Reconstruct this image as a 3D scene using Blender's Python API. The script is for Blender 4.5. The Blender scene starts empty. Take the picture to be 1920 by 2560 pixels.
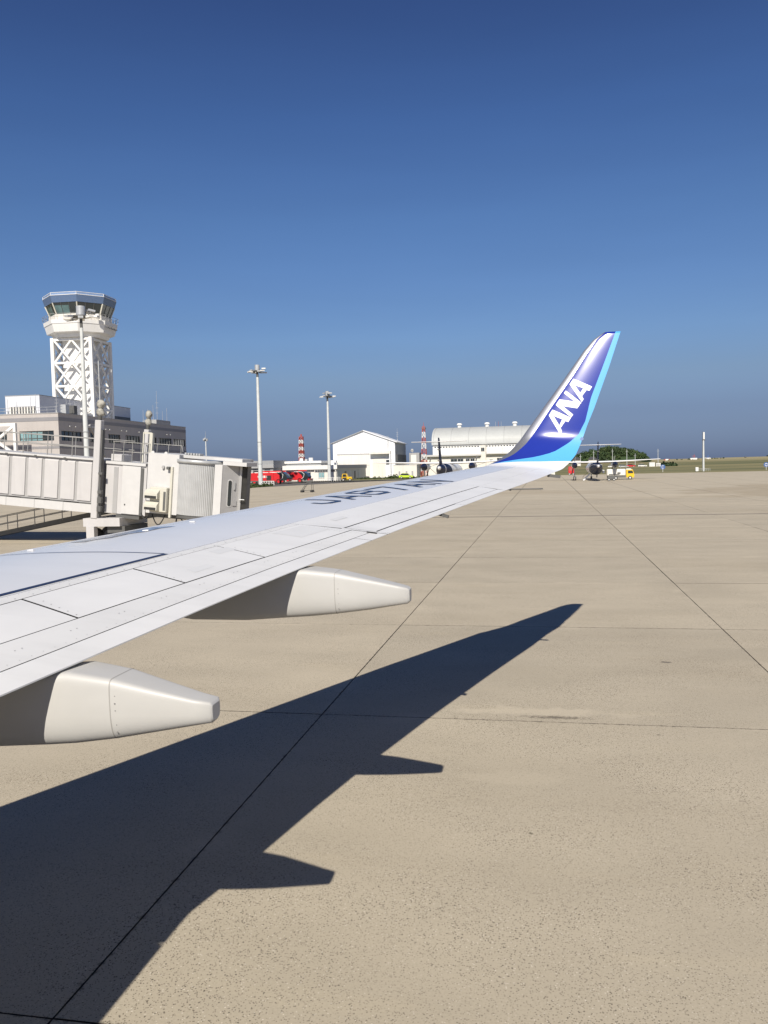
import bpy, math, random
from mathutils import Matrix, Vector
random.seed(7)
sc = bpy.context.scene
COL = sc.collection
R = math.radians
TH = R(11)                                   # the airport grid is turned 11 degrees from the view
GRID = -TH

# ------------------------------------------------------------------ camera
H = 3.85
pitch, roll = R(3.18), R(1.34)
fw = Vector((0, math.cos(pitch), -math.sin(pitch)))
r0 = Vector((1, 0, 0)); u0 = r0.cross(fw)
rt = r0*math.cos(roll) - u0*math.sin(roll)
upv = u0*math.cos(roll) + r0*math.sin(roll)
cd = bpy.data.cameras.new('camera'); cam = bpy.data.objects.new('camera', cd); COL.objects.link(cam)
cam.matrix_world = Matrix(((rt.x, upv.x, -fw.x, 0), (rt.y, upv.y, -fw.y, 0), (rt.z, upv.z, -fw.z, H), (0, 0, 0, 1)))
cd.sensor_fit = 'VERTICAL'; cd.sensor_height = 36; cd.lens = 36*2090/2560
cd.clip_start = .02; cd.clip_end = 20000
sc.camera = cam
sc.render.resolution_x, sc.render.resolution_y = 768, 1024

# ------------------------------------------------------------------ sky and sun
SUN_AZ, SUN_EL = R(8.0), R(39.75)            # the way the light travels, right of +Y
w = bpy.data.worlds.new('World'); sc.world = w; w.use_nodes = True
nt = w.node_tree; nt.nodes.clear()
def N(t, k, **kw):
    n = t.nodes.new(k)
    for a, b in kw.items(): setattr(n, a, b)
    return n
sky = N(nt, 'ShaderNodeTexSky', sky_type='NISHITA', sun_disc=False)
sky.sun_elevation = SUN_EL; sky.sun_rotation = R(188)
sky.air_density = 1.0; sky.dust_density = .5; sky.ozone_density = 3.0; sky.altitude = 0
tc = N(nt, 'ShaderNodeTexCoord'); sp = N(nt, 'ShaderNodeSeparateXYZ')
nt.links.new(tc.outputs['Generated'], sp.inputs[0])
cr = N(nt, 'ShaderNodeValToRGB')
el = cr.color_ramp.elements
SKYR = [(0, (.215, .285, .57)), (.014, (.225, .295, .57)), (.06, (.305, .34, .525)), (.1, (.43, .46, .585)), (.147, (.478, .55, .70)), (.205, (.466, .56, .735)), (.277, (.445, .565, .755)), (.374, (.365, .49, .72)), (.47, (.30, .39, .615)), (.6, (.225, .295, .49)), (.75, (.16, .22, .39)), (1, (.12, .17, .30))]
while len(el) < len(SKYR): el.new(.5)
for e, (p, c) in zip(el, SKYR): e.position = p; e.color = (*c, 1)
nt.links.new(sp.outputs['Z'], cr.inputs[0])
mx = N(nt, 'ShaderNodeMixRGB', blend_type='MULTIPLY'); mx.inputs[0].default_value = 1
nt.links.new(sky.outputs[0], mx.inputs[1]); nt.links.new(cr.outputs[0], mx.inputs[2])
smp = N(nt, 'ShaderNodeMapping'); smp.inputs['Scale'].default_value = (2.2, 2.2, 16); nt.links.new(tc.outputs['Generated'], smp.inputs[0])
snz = N(nt, 'ShaderNodeTexNoise'); snz.inputs['Scale'].default_value = 1.6; snz.inputs['Detail'].default_value = 5; nt.links.new(smp.outputs[0], snz.inputs['Vector'])
smr = N(nt, 'ShaderNodeMapRange'); smr.inputs[1].default_value = .3; smr.inputs[2].default_value = .7; smr.inputs[3].default_value = .985; smr.inputs[4].default_value = 1.02; nt.links.new(snz.outputs['Fac'], smr.inputs[0])
mx2 = N(nt, 'ShaderNodeMixRGB', blend_type='MULTIPLY'); mx2.inputs[0].default_value = 1; nt.links.new(mx.outputs[0], mx2.inputs[1]); nt.links.new(smr.outputs[0], mx2.inputs[2]); mx = mx2
bg = N(nt, 'ShaderNodeBackground'); bg.inputs[1].default_value = .10
wo = N(nt, 'ShaderNodeOutputWorld')
nt.links.new(mx.outputs[0], bg.inputs[0]); nt.links.new(bg.outputs[0], wo.inputs[0])
sl = bpy.data.lights.new('sun', 'SUN'); sl.energy = 5.0; sl.angle = R(.5); sl.color = (1, .93, .82)
so = bpy.data.objects.new('sun', sl); COL.objects.link(so)
sdir = Vector((math.sin(SUN_AZ)*math.cos(SUN_EL), math.cos(SUN_AZ)*math.cos(SUN_EL), -math.sin(SUN_EL)))
so.rotation_euler = sdir.to_track_quat('-Z', 'Y').to_euler(); so.location = (-60, -60, 80)
vs = sc.view_settings; vs.view_transform = 'Standard'; vs.look = 'None'; vs.exposure = .12; vs.gamma = 1
vs.use_curve_mapping = False
sc.render.engine = 'CYCLES'

# ------------------------------------------------------------------ helpers
def G(s, a, z=0.0):
    """grid (s outwards, a to the right) to world"""
    return Vector((s*math.sin(TH)+a*math.cos(TH), s*math.cos(TH)-a*math.sin(TH), z))

def lerp(a, b, t): return a+(b-a)*t
def ip(tab, t):
    if t <= tab[0][0]: return tab[0][1]
    for (x0, y0), (x1, y1) in zip(tab, tab[1:]):
        if t <= x1: return y0+(y1-y0)*(t-x0)/(x1-x0)
    return tab[-1][1]

class MB:
    def __init__(s): s.v = []; s.f = []; s.m = []; s.sm = []
    def add(s, vs, fs, mi=0, smooth=False):
        o = len(s.v); s.v += [tuple(p) for p in vs]
        for i, f in enumerate(fs):
            s.f.append([o+k for k in f]); s.m.append(mi[i] if isinstance(mi, list) else mi); s.sm.append(smooth)
        return s
    def hexa(s, p, mi=0):
        return s.add(p, [(0, 3, 2, 1), (4, 5, 6, 7), (0, 1, 5, 4), (1, 2, 6, 5), (2, 3, 7, 6), (3, 0, 4, 7)], mi)
    def box(s, x0, x1, y0, y1, z0, z1, mi=0):
        return s.hexa([(x0, y0, z0), (x1, y0, z0), (x1, y1, z0), (x0, y1, z0), (x0, y0, z1), (x1, y0, z1), (x1, y1, z1), (x0, y1, z1)], mi)
    def bbox(s, x0, x1, y0, y1, z0, z1, b=.03, mi=0):
        """box with chamfered edges along every side"""
        a = [(x0+b, y0, z0+b), (x1-b, y0, z0+b), (x1-b, y0, z1-b), (x0+b, y0, z1-b)]
        rings = []
        for yy, d in ((y0, b), (y0+b, 0), (y1-b, 0), (y1, b)):
            e = b
            rings.append([(x0+d+e*(d == 0), yy, z0+d), (x1-d-e*(d == 0), yy, z0+d), (x1-d, yy, z0+d+e*(d == 0)), (x1-d, yy, z1-d-e*(d == 0)),
                          (x1-d-e*(d == 0), yy, z1-d), (x0+d+e*(d == 0), yy, z1-d), (x0+d, yy, z1-d-e*(d == 0)), (x0+d, yy, z0+d+e*(d == 0))])
        return s.loft(rings, True, mi)
    def bar(s, p, q, wd=.05, ht=None, mi=0):
        p, q = Vector(p), Vector(q); d = (q-p).normalized(); ht = ht or wd
        ref = Vector((0, 0, 1)) if abs(d.z) < .9 else Vector((0, 1, 0))
        a = d.cross(ref).normalized()*wd/2; b = a.cross(d).normalized()*ht/2
        return s.hexa([p-a-b, p+a-b, p+a+b, p-a+b, q-a-b, q+a-b, q+a+b, q-a+b], mi)
    def cyl(s, p, q, r0, r1=None, n=12, mi=0, cap=True, smooth=True):
        p, q = Vector(p), Vector(q); r1 = r0 if r1 is None else r1
        d = (q-p).normalized(); ref = Vector((0, 0, 1)) if abs(d.z) < .9 else Vector((1, 0, 0))
        a = d.cross(ref).normalized(); b = d.cross(a)
        r = [[c+(a*math.cos(2*math.pi*k/n)+b*math.sin(2*math.pi*k/n))*rr for k in range(n)] for c, rr in ((p, r0), (q, r1))]
        s.loft(r, False, mi, smooth)
        if cap:
            s.add(r[0], [tuple(range(n))], mi); s.add(r[1], [tuple(range(n-1, -1, -1))], mi)
        return s
    def loft(s, rings, cap=True, mi=0, smooth=False, closed=True):
        n = len(rings[0]); vs = [p for r in rings for p in r]; fs = []; ms = []
        for i in range(len(rings)-1):
            for k in range(n if closed else n-1):
                fs.append((i*n+k, i*n+(k+1) % n, (i+1)*n+(k+1) % n, (i+1)*n+k)); ms.append(mi[i] if isinstance(mi, list) else mi)
        s.add(vs, fs, ms, smooth)
        if cap:
            s.add(rings[0], [tuple(range(n-1, -1, -1))], ms[0]); s.add(rings[-1], [tuple(range(n))], ms[-1])
        return s
    def tube(s, pts, r, n=6, mi=0):
        for p, q in zip(pts, pts[1:]): s.cyl(p, q, r, r, n, mi)
        return s
    def prism(s, pts, vec, mi=0):
        """flat polygon pushed along vec"""
        n = len(pts); vec = Vector(vec); q = [Vector(p)+vec for p in pts]
        return s.add(list(pts)+q, [tuple(range(n-1, -1, -1)), tuple(range(n, 2*n))]+[(k, (k+1) % n, n+(k+1) % n, n+k) for k in range(n)], mi)
    def tf(s, fn): s.v = [tuple(fn(*p)) for p in s.v]; return s
    def build(s, name, mats, parent=None, kind=None, label=None, fix=True):
        me = bpy.data.meshes.new(name); me.from_pydata([tuple(p) for p in s.v], [], s.f)
        if not isinstance(mats, (list, tuple)): mats = [mats]
        for m in mats: me.materials.append(m)
        me.polygons.foreach_set('material_index', s.m); me.polygons.foreach_set('use_smooth', s.sm)
        me.validate()
        if fix:
            import bmesh
            bm = bmesh.new(); bm.from_mesh(me); bmesh.ops.remove_doubles(bm, verts=bm.verts, dist=1e-5) if fix == 'weld' else None
            bmesh.ops.recalc_face_normals(bm, faces=bm.faces); bm.to_mesh(me); bm.free()
        o = bpy.data.objects.new(name, me); COL.objects.link(o)
        if parent: o.parent = parent
        if kind: o['kind'] = kind
        if label: o['label'] = label
        return o

def thing(name, label, cat, s, a, z=0, rz=GRID, group=None):
    o = bpy.data.objects.new(name, None); COL.objects.link(o); o.empty_display_size = .5
    o.location = G(s, a, z); o.rotation_euler = (0, 0, rz)
    o['label'] = label; o['category'] = cat
    if group: o['group'] = group
    return o
def copy_tree(o, parent=None):
    c = o.copy(); COL.objects.link(c); c.parent = parent
    for ch in [k for k in bpy.data.objects if k.parent == o]: copy_tree(ch, c)
    return c

# ------------------------------------------------------------------ materials
def mat(name, col, rough=.55, metal=0, var=.08, scale=3.0, coat=0, bump=0, spec=.5, bscale=None, dirt=0, dscale=(1.6, 1.6, .12)):
    m = bpy.data.materials.new(name); m.use_nodes = True; t = m.node_tree; b = t.nodes['Principled BSDF']
    co = N(t, 'ShaderNodeTexCoord'); nz = N(t, 'ShaderNodeTexNoise'); nz.inputs['Scale'].default_value = scale; nz.inputs['Detail'].default_value = 6
    t.links.new(co.outputs['Object'], nz.inputs['Vector'])
    rp = N(t, 'ShaderNodeValToRGB'); e = rp.color_ramp.elements
    e[0].position = .3; e[1].position = .7
    e[0].color = (*[max(0, c*(1-var)) for c in col], 1); e[1].color = (*[min(1, c*(1+var)) for c in col], 1)
    t.links.new(nz.outputs['Fac'], rp.inputs[0]); out = rp.outputs[0]
    if dirt:
        mp = N(t, 'ShaderNodeMapping'); mp.inputs['Scale'].default_value = dscale; t.links.new(co.outputs['Object'], mp.inputs[0])
        n2 = N(t, 'ShaderNodeTexNoise'); n2.inputs['Scale'].default_value = 1.4; n2.inputs['Detail'].default_value = 8; t.links.new(mp.outputs[0], n2.inputs['Vector'])
        r2 = N(t, 'ShaderNodeValToRGB'); r2.color_ramp.elements[0].position = .5; r2.color_ramp.elements[1].position = .8
        r2.color_ramp.elements[0].color = (0, 0, 0, 1); r2.color_ramp.elements[1].color = (dirt,)*3+(1,)
        t.links.new(n2.outputs['Fac'], r2.inputs[0])
        mm = N(t, 'ShaderNodeMixRGB'); mm.inputs[2].default_value = (*[c*.55 for c in col], 1)
        t.links.new(r2.outputs[0], mm.inputs[0]); t.links.new(out, mm.inputs[1]); out = mm.outputs[0]
    t.links.new(out, b.inputs['Base Color'])
    b.inputs['Roughness'].default_value = rough; b.inputs['Metallic'].default_value = metal
    b.inputs['Specular IOR Level'].default_value = spec
    if coat: b.inputs['Coat Weight'].default_value = coat; b.inputs['Coat Roughness'].default_value = .12
    if bump:
        bp = N(t, 'ShaderNodeBump'); bp.inputs['Strength'].default_value = bump; bp.inputs['Distance'].default_value = .02
        n3 = N(t, 'ShaderNodeTexNoise'); n3.inputs['Scale'].default_value = bscale or scale*8; n3.inputs['Detail'].default_value = 4
        t.links.new(co.outputs['Object'], n3.inputs['Vector']); t.links.new(n3.outputs['Fac'], bp.inputs['Height']); t.links.new(bp.outputs[0], b.inputs['Normal'])
    return m

def concrete(name, base, far=False):
    m = bpy.data.materials.new(name); m.use_nodes = True; t = m.node_tree; b = t.nodes['Principled BSDF']; L = t.links.new
    geo = N(t, 'ShaderNodeNewGeometry'); rot = N(t, 'ShaderNodeMapping', vector_type='POINT')
    rot.inputs['Rotation'].default_value = (0, 0, TH); L(geo.outputs['Position'], rot.inputs[0])     # world -> (a, s)
    P = rot.outputs[0]
    def noise(sc_, det, scl=(1, 1, 1), rough=.5):
        mp = N(t, 'ShaderNodeMapping'); mp.inputs['Scale'].default_value = scl; L(P, mp.inputs[0])
        n = N(t, 'ShaderNodeTexNoise'); n.inputs['Scale'].default_value = sc_; n.inputs['Detail'].default_value = det; n.inputs['Roughness'].default_value = rough
        L(mp.outputs[0], n.inputs['Vector']); return n.outputs['Fac']
    def ramp(src, p0, p1, c0=0, c1=1):
        r = N(t, 'ShaderNodeMapRange'); r.inputs[1].default_value = p0; r.inputs[2].default_value = p1; r.inputs[3].default_value = c0; r.inputs[4].default_value = c1
        L(src, r.inputs[0]); return r.outputs[0]
    def mix(fac, a, bcol, mode='MIX'):
        x = N(t, 'ShaderNodeMixRGB', blend_type=mode)
        if hasattr(fac, 'links'): L(fac, x.inputs[0])
        else: x.inputs[0].default_value = fac
        if hasattr(a, 'links'): L(a, x.inputs[1])
        else: x.inputs[1].default_value = (*a, 1)
        if hasattr(bcol, 'links'): L(bcol, x.inputs[2])
        else: x.inputs[2].default_value = (*bcol, 1)
        return x.outputs[0]
    def mul(a, bb):
        x = N(t, 'ShaderNodeMath', operation='MULTIPLY')
        for i, q in enumerate((a, bb)):
            if hasattr(q, 'links'): L(q, x.inputs[i])
            else: x.inputs[i].default_value = q
        return x.outputs[0]
    d = tuple(c*.93 for c in base); l = tuple(min(1, c*1.05) for c in base)
    col = mix(ramp(noise(.35, 5, (1, 1.6, 1)), .35, .68), d, l)
    # long drag streaks along the lanes' width and brownish stains
    col = mix(mul(ramp(noise(.5, 6, (.10, 1.0, 1), .6), .54, .74), .20), col, tuple(c*f for c, f in zip(base, (.70, .66, .60))))
    col = mix(mul(ramp(noise(.09, 6, (.5, 1, 1), .6), .52, .70), .28), col, tuple(c*f for c, f in zip(base, (.76, .71, .64))))
    col = mix(mul(ramp(noise(1.2, 6, (.25, 1, 1)), .62, .76), .30), col, tuple(min(1, c*f) for c, f in zip(base, (1.22, 1.20, 1.12))))
    # exposed aggregate: dark and light grains, denser in worn patches
    wear = ramp(noise(.55, 4), .36, .62, .36, 1)
    def grains(sc_, lo, hi, c, k, w0=.55, w1=.8):
        nonlocal col
        vo = N(t, 'ShaderNodeTexVoronoi', feature='F1'); vo.inputs['Scale'].default_value = sc_; vo.inputs['Randomness'].default_value = 1
        dn = N(t, 'ShaderNodeMapping'); dn.inputs['Scale'].default_value = (1, 1, 1); L(P, dn.inputs[0]); L(dn.outputs[0], vo.inputs['Vector'])
        wn = N(t, 'ShaderNodeTexWhiteNoise', noise_dimensions='3D'); L(vo.outputs['Position'], wn.inputs['Vector'])
        f = mul(ramp(vo.outputs['Distance'], hi, lo), ramp(wn.outputs['Value'], w0, w1)); f = mul(mul(f, wear), k)
        col = mix(f, col, c)
    if not far:
        grains(60, .22, .42, (.10, .083, .066), 1.0, .45, .6)
        grains(30, .14, .27, (.05, .042, .034), 1.0, .5, .65)
        grains(13, .07, .12, (.035, .03, .025), 1.0, .6, .75)
        grains(38, .14, .26, (.85, .80, .70), .8, .62, .75)
        col = mix(mul(ramp(noise(45, 4, rough=.7), .44, .72), .34), col, tuple(c*.60 for c in base))
        # ravelled slab edges
        oc = N(t, 'ShaderNodeTexCoord'); sx = N(t, 'ShaderNodeSeparateXYZ'); L(oc.outputs['Object'], sx.inputs[0]); ds = []
        for ax, hh in (('X', LASH), ('Y', CSSH)):
            ab = N(t, 'ShaderNodeMath', operation='ABSOLUTE'); L(sx.outputs[ax], ab.inputs[0])
            sb = N(t, 'ShaderNodeMath', operation='SUBTRACT'); sb.inputs[0].default_value = hh; L(ab.outputs[0], sb.inputs[1]); ds.append(sb.outputs[0])
        mn = N(t, 'ShaderNodeMath', operation='MINIMUM'); L(ds[0], mn.inputs[0]); L(ds[1], mn.inputs[1])
        rg = N(t, 'ShaderNodeMath', operation='ADD'); L(mn.outputs[0], rg.inputs[0]); L(ramp(noise(9, 6, rough=.75), .3, .7, .05, -.035), rg.inputs[1])
        col = mix(mul(ramp(rg.outputs[0], .03, .0), .8), col, (.10, .085, .065))
        col = mix(mul(ramp(mn.outputs[0], .35, .02), mul(ramp(noise(.8, 4), .52, .70), .55)), col, tuple(min(1, c*1.18) for c in base))
    def blob(cx, cy, rx, ry, k, c, nsc, soft=.5):
        nonlocal col
        mp = N(t, 'ShaderNodeMapping'); mp.inputs['Location'].default_value = (-cx/rx, -cy/ry, 0); mp.inputs['Scale'].default_value = (1/rx, 1/ry, 0); L(P, mp.inputs[0])
        ln = N(t, 'ShaderNodeVectorMath', operation='LENGTH'); L(mp.outputs[0], ln.inputs[0])
        ad = N(t, 'ShaderNodeMath', operation='ADD'); L(ln.outputs['Value'], ad.inputs[0]); L(ramp(noise(nsc, 6, rough=.65), .3, .7, -.55, .55), ad.inputs[1])
        col = mix(mul(ramp(ad.outputs[0], 1.0, 1.0-soft), k), col, c)
    if far: blob(30, 98, 17, 24, .42, tuple(c*f for c, f in zip(base, (.62, .56, .48))), .12, .3); blob(-2, 108, 14, 9, .3, tuple(c*f for c, f in zip(base, (.70, .64, .56))), .12); blob(14, 70+22, 8, 4, .35, tuple(min(1, c*1.2) for c in base), .3)
    else:
        blob(-.1, 12.92, 1.5, .26, .55, tuple(min(1, c*1.22) for c in base), 2.2); blob(.1, 12.66, .6, .10, .7, (.09, .077, .06), 14, .8); blob(3.6, 17.2, 1.6, .7, .30, tuple(c*.72 for c in base), 1.2); blob(-.4, 10.1, .9, .25, .22, tuple(min(1, c*1.14) for c in base), 1.4)
        blob(2.2, 16.4, .12, .10, .8, (.10, .09, .08), 12, .8); blob(4.2, 26.0, 1.5, 2.2, .25, tuple(c*.78 for c in base), .8); blob(-.2, 8.6, .03, .03, .9, (.09, .08, .05), 20, .9); blob(1.5, 12.0, .04, .03, .9, (.08, .07, .05), 20, .9)
    oi = N(t, 'ShaderNodeObjectInfo')
    if not far:
        col = mix(1.0, col, mix(oi.outputs['Random'], (.95, .95, .955), (1.03, 1.025, 1.02)), 'MULTIPLY')
    else:
        # sawn joints between slabs too far off to model
        sx = N(t, 'ShaderNodeSeparateXYZ'); L(P, sx.inputs[0])
        for ax, off, per, wd, kk in (('X', 3.47, 7.33, .012, .5), ('Y', -5.14, 7.28, .014, .28)):
            ad = N(t, 'ShaderNodeMath', operation='ADD'); ad.inputs[1].default_value = off+per*100; L(sx.outputs[ax], ad.inputs[0])
            dv = N(t, 'ShaderNodeMath', operation='DIVIDE'); dv.inputs[1].default_value = per; L(ad.outputs[0], dv.inputs[0])
            fr = N(t, 'ShaderNodeMath', operation='FRACT'); L(dv.outputs[0], fr.inputs[0])
            sb = N(t, 'ShaderNodeMath', operation='SUBTRACT'); sb.inputs[1].default_value = .5; L(fr.outputs[0], sb.inputs[0])
            ab = N(t, 'ShaderNodeMath', operation='ABSOLUTE'); L(sb.outputs[0], ab.inputs[0])
            col = mix(mul(ramp(ab.outputs[0], .5-wd, .5-wd*.5), kk), col, (.10, .09, .075))
    L(col, b.inputs['Base Color']); b.inputs['Roughness'].default_value = .88; b.inputs['Specular IOR Level'].default_value = .25
    if not far:
        bp = N(t, 'ShaderNodeBump'); bp.inputs['Strength'].default_value = .25; bp.inputs['Distance'].default_value = .004
        L(noise(90, 3), bp.inputs['Height']); L(bp.outputs[0], b.inputs['Normal'])
    return m

LASH, CSSH = 7.33/2, 7.28/2
M = {}
CB = (.488, .432, .334)
M['slab'] = concrete('concrete_slab', CB); M['apron'] = concrete('concrete_apron', CB, True)
M['tar'] = mat('joint_tar', (.05, .045, .04), .9)
M['drain'] = mat('drain_grating', (.15, .135, .115), .8)
M['asphalt'] = mat('asphalt', (.12, .115, .105), .9, var=.2, scale=.4)
M['wingbox'] = mat('wing_box_paint', (.72, .735, .755), .26, var=.03, scale=.8, coat=.3, dirt=.10, dscale=(.6, 3, 3))
M['wingwhite'] = mat('wing_white_paint', (.73, .735, .735), .38, var=.04, scale=1.5, dirt=.16, dscale=(.5, 4, 4))
M['wingwhite2'] = mat('wing_white_paint_worn', (.70, .705, .705), .42, var=.04, scale=1.2, dirt=.22, dscale=(.5, 4, 4))
M['wingcore'] = mat('wing_core_primer', (.018, .018, .02), .9)
M['wingpatch'] = mat('wing_repair_patch', (.66, .67, .68), .45, var=.03)
M['fairing'] = mat('fairing_paint', (.55, .545, .525), .46, var=.05, scale=2.0, dirt=.12, dscale=(.8, 2, 3))
M['seam'] = mat('seam_sealant', (.40, .39, .37), .7)
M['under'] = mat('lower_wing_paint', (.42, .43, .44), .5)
M['bare'] = mat('bare_metal_edge', (.80, .80, .79), .24, metal=.85, var=.06, scale=4)
M['slat'] = mat('slat_paint', (.76, .77, .79), .30, metal=.2, var=.04)
M['mottle'] = mat('mottled_metal', (.66, .66, .65), .22, metal=.75, var=.5, scale=11)
M['navy'] = mat('navy_marking', (.022, .035, .085), .4)
M['navymark'] = mat('navy_registration', (.030, .055, .115), .4)
M['tblue'] = mat('tail_blue_paint', (.020, .038, .30), .16, var=.03, spec=.4)
M['cyan'] = mat('tail_cyan_paint', (.10, .40, .74), .40, var=.02, spec=.2)
M['wlwhite'] = mat('winglet_white', (.80, .80, .81), .3, var=.02)
M['dots'] = mat('fastener_dark', (.22, .22, .22), .6)
M['white'] = mat('white_wall_paint', (.78, .77, .73), .6, var=.04, scale=.5, dirt=.25)
M['cream'] = mat('cream_wall_paint', (.74, .71, .64), .65, var=.05, scale=.4, dirt=.3)
M['twhite'] = mat('tower_white', (.80, .79, .765), .55, var=.03, scale=.6, dirt=.15)
M['pink'] = mat('terminal_panel', (.45, .418, .395), .6, var=.04, scale=.5, dirt=.2)
M['pinkdark'] = mat('terminal_band', (.25, .245, .255), .6, var=.04, scale=.5)
M['penthouse'] = mat('penthouse_panel', (.66, .67, .70), .55, var=.04, scale=.5)
M['glass'] = mat('dark_glass', (.025, .035, .04), .06, var=.3, scale=.4, spec=.8)
M['teal'] = mat('teal_glass', (.22, .36, .38), .10, var=.4, scale=.5, spec=.7)
M['tealdark'] = mat('dark_teal_glass', (.09, .16, .165), .10, var=.4, scale=.5, spec=.7)
M['frame'] = mat('window_frame', (.10, .10, .10), .5)
M['skyblue'] = mat('fascia_blue_metal', (.13, .20, .35), .32, metal=.2, var=.05)
M['palefascia'] = mat('fascia_pale_blue', (.21, .30, .48), .35)
M['galv'] = mat('galvanised_steel', (.52, .53, .53), .42, metal=.35, var=.12, scale=2.2, dirt=.3)
M['polegrey'] = mat('pole_grey_paint', (.60, .62, .61), .5, var=.08, scale=1.5, dirt=.35)
M['bridge'] = mat('bridge_paint', (.54, .527, .52), .5, var=.04, scale=1.3, dirt=.22)
M['bridgelt'] = mat('bridge_light_paint', (.59, .583, .57), .45, var=.03, dirt=.12)
M['bridgegrey'] = mat('bridge_grey_paint', (.38, .375, .37), .5, var=.04)
M['ivory'] = mat('ivory_unit_paint', (.58, .56, .48), .5, var=.03)
M['corr'] = mat('shutter_metal', (.50, .505, .50), .42, metal=.25, var=.08, scale=2)
M['rubber'] = mat('black_rubber', (.03, .03, .03), .75)
M['canvas'] = mat('grey_canvas', (.20, .195, .18), .9, var=.15, scale=5)
M['bag'] = mat('wrapped_lamp_canvas', (.36, .345, .30), .85, var=.35, scale=7, bump=.6)
M['steel'] = mat('dark_steel', (.13, .13, .125), .6, metal=.3)
M['railing'] = mat('railing_steel', (.34, .335, .32), .55, metal=.3, var=.15)
M['red'] = mat('fire_red', (.62, .022, .028), .35, var=.06, coat=.4)
M['mred'] = mat('mast_red', (.42, .085, .065), .6)
M['mwhite'] = mat('mast_white', (.74, .73, .71), .6)
M['yellow'] = mat('truck_yellow', (.80, .50, .02), .4, coat=.3)
M['lime'] = mat('lime_paint', (.55, .72, .05), .4)
M['tank'] = mat('tank_white', (.76, .74, .69), .4)
M['hangar'] = mat('hangar_siding', (.78, .79, .81), .55, var=.03, scale=.3, dirt=.1)
M['hangshade'] = mat('hangar_shade_siding', (.33, .36, .40), .6, var=.06, scale=.5)  # shade of the right-hand walls put into the siding colour
M['vault'] = mat('vault_roof_metal', (.46, .475, .465), .55, var=.05, scale=.2, dirt=.25)
M['roofgrey'] = mat('roof_grey', (.30, .31, .32), .7)
M['stationgrey'] = mat('station_grey', (.36, .36, .36), .7, var=.06)
M['brick'] = mat('brown_brick', (.30, .17, .12), .8, var=.15)
M['grassmat'] = mat('verge_grass', (.13, .14, .045), .95, var=.5, scale=.6)
M['leaf'] = mat('leaf_green', (.026, .048, .014), .8, var=.5, scale=.05)
M['leaf2'] = mat('leaf_green_light', (.046, .072, .019), .8, var=.4, scale=.05)
M['trunk'] = mat('bark', (.10, .075, .05), .9)
M['roofdark'] = mat('house_roof_tile', (.06, .06, .062), .7)
M['signblue'] = mat('sign_blue', (.06, .13, .33), .5)
M['qnavy'] = mat('turboprop_navy', (.010, .017, .05), .5, spec=.3)
M['qwhite'] = mat('turboprop_white', (.80, .80, .80), .35, coat=.2)
M['lampglass'] = mat('lamp_glass', (.5, .5, .48), .2)
M['hub'] = mat('wheel_hub', (.55, .55, .54), .5)
M['orange'] = mat('beacon_orange', (.80, .22, .03), .4)

def field_material():
    m = bpy.data.materials.new('field_grass'); m.use_nodes = True; t = m.node_tree; b = t.nodes['Principled BSDF']; L = t.links.new
    co = N(t, 'ShaderNodeTexCoord'); mp = N(t, 'ShaderNodeMapping'); mp.inputs['Scale'].default_value = (.004, .03, 1); L(co.outputs['Object'], mp.inputs[0])
    n = N(t, 'ShaderNodeTexNoise'); n.inputs['Scale'].default_value = 1.3; n.inputs['Detail'].default_value = 8; n.inputs['Roughness'].default_value = .65; L(mp.outputs[0], n.inputs['Vector'])
    r = N(t, 'ShaderNodeValToRGB'); e = r.color_ramp.elements
    for p, c in ((.45, (.14, .14, .055)), (.56, (.22, .195, .085))): q = e.new(p); q.color = (*c, 1)
    e[0].position = .3; e[0].color = (.075, .088, .034, 1); e[-1].position = .7; e[-1].color = (.36, .30, .15, 1)
    L(n.outputs['Fac'], r.inputs[0])
    # the far crest is dry straw
    sx = N(t, 'ShaderNodeSeparateXYZ'); L(co.outputs['Object'], sx.inputs[0])
    mr = N(t, 'ShaderNodeMapRange'); mr.inputs[1].default_value = 520; mr.inputs[2].default_value = 640; mr.inputs[4].default_value = .75; L(sx.outputs['Y'], mr.inputs[0])
    mxx = N(t, 'ShaderNodeMixRGB'); mxx.inputs[2].default_value = (.38, .32, .17, 1); L(mr.outputs[0], mxx.inputs[0]); L(r.outputs[0], mxx.inputs[1])
    L(mxx.outputs[0], b.inputs['Base Color']); b.inputs['Roughness'].default_value = .95
    return m
M['field'] = field_material()

# ------------------------------------------------------------------ the ground
def struct(name, mb, m, z=0, parent=None, kind='structure'):
    o = mb.build(name, m, parent, kind, fix=False)
    if not parent: o.rotation_euler = (0, 0, GRID); o.location.z = z
    return o
def rect(x0, x1, y0, y1, z): return MB().add([(x0, y0, z), (x1, y0, z), (x1, y1, z), (x0, y1, z)], [(0, 1, 2, 3)])

# grass field: flat beyond the apron, rising to a low crest
fm = MB(); xs = [-9000, -3000, -1200, -500, -250]+list(range(-160, 561, 40))+[800, 1500, 4000, 9000]
ys = [-3000, -200, 0, 100, 200, 300, 360, 420, 480, 540, 600, 660, 720, 800, 1000, 1500, 4000, 12000]
def fz(x, y):
    if y < 320: return -.06
    k = min(1, (y-320)/400); k = k*k*(3-2*k)
    h = ip([(-200, 1.5), (60, 2.6), (100, 3.1), (200, 3.9), (400, 4.4)], x)
    return -.06+h*k+.25*math.sin(x*.021+y*.013)*k-max(0, y-1200)*.0012
for y in ys:
    for x in xs: fm.v.append((x, y, fz(x, y)))
nx = len(xs)
for j in range(len(ys)-1):
    for i in range(nx-1): fm.f.append([j*nx+i, j*nx+i+1, (j+1)*nx+i+1, (j+1)*nx+i]); fm.m.append(0); fm.sm.append(True)
ground = struct('ground', fm, M['field'])

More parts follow.
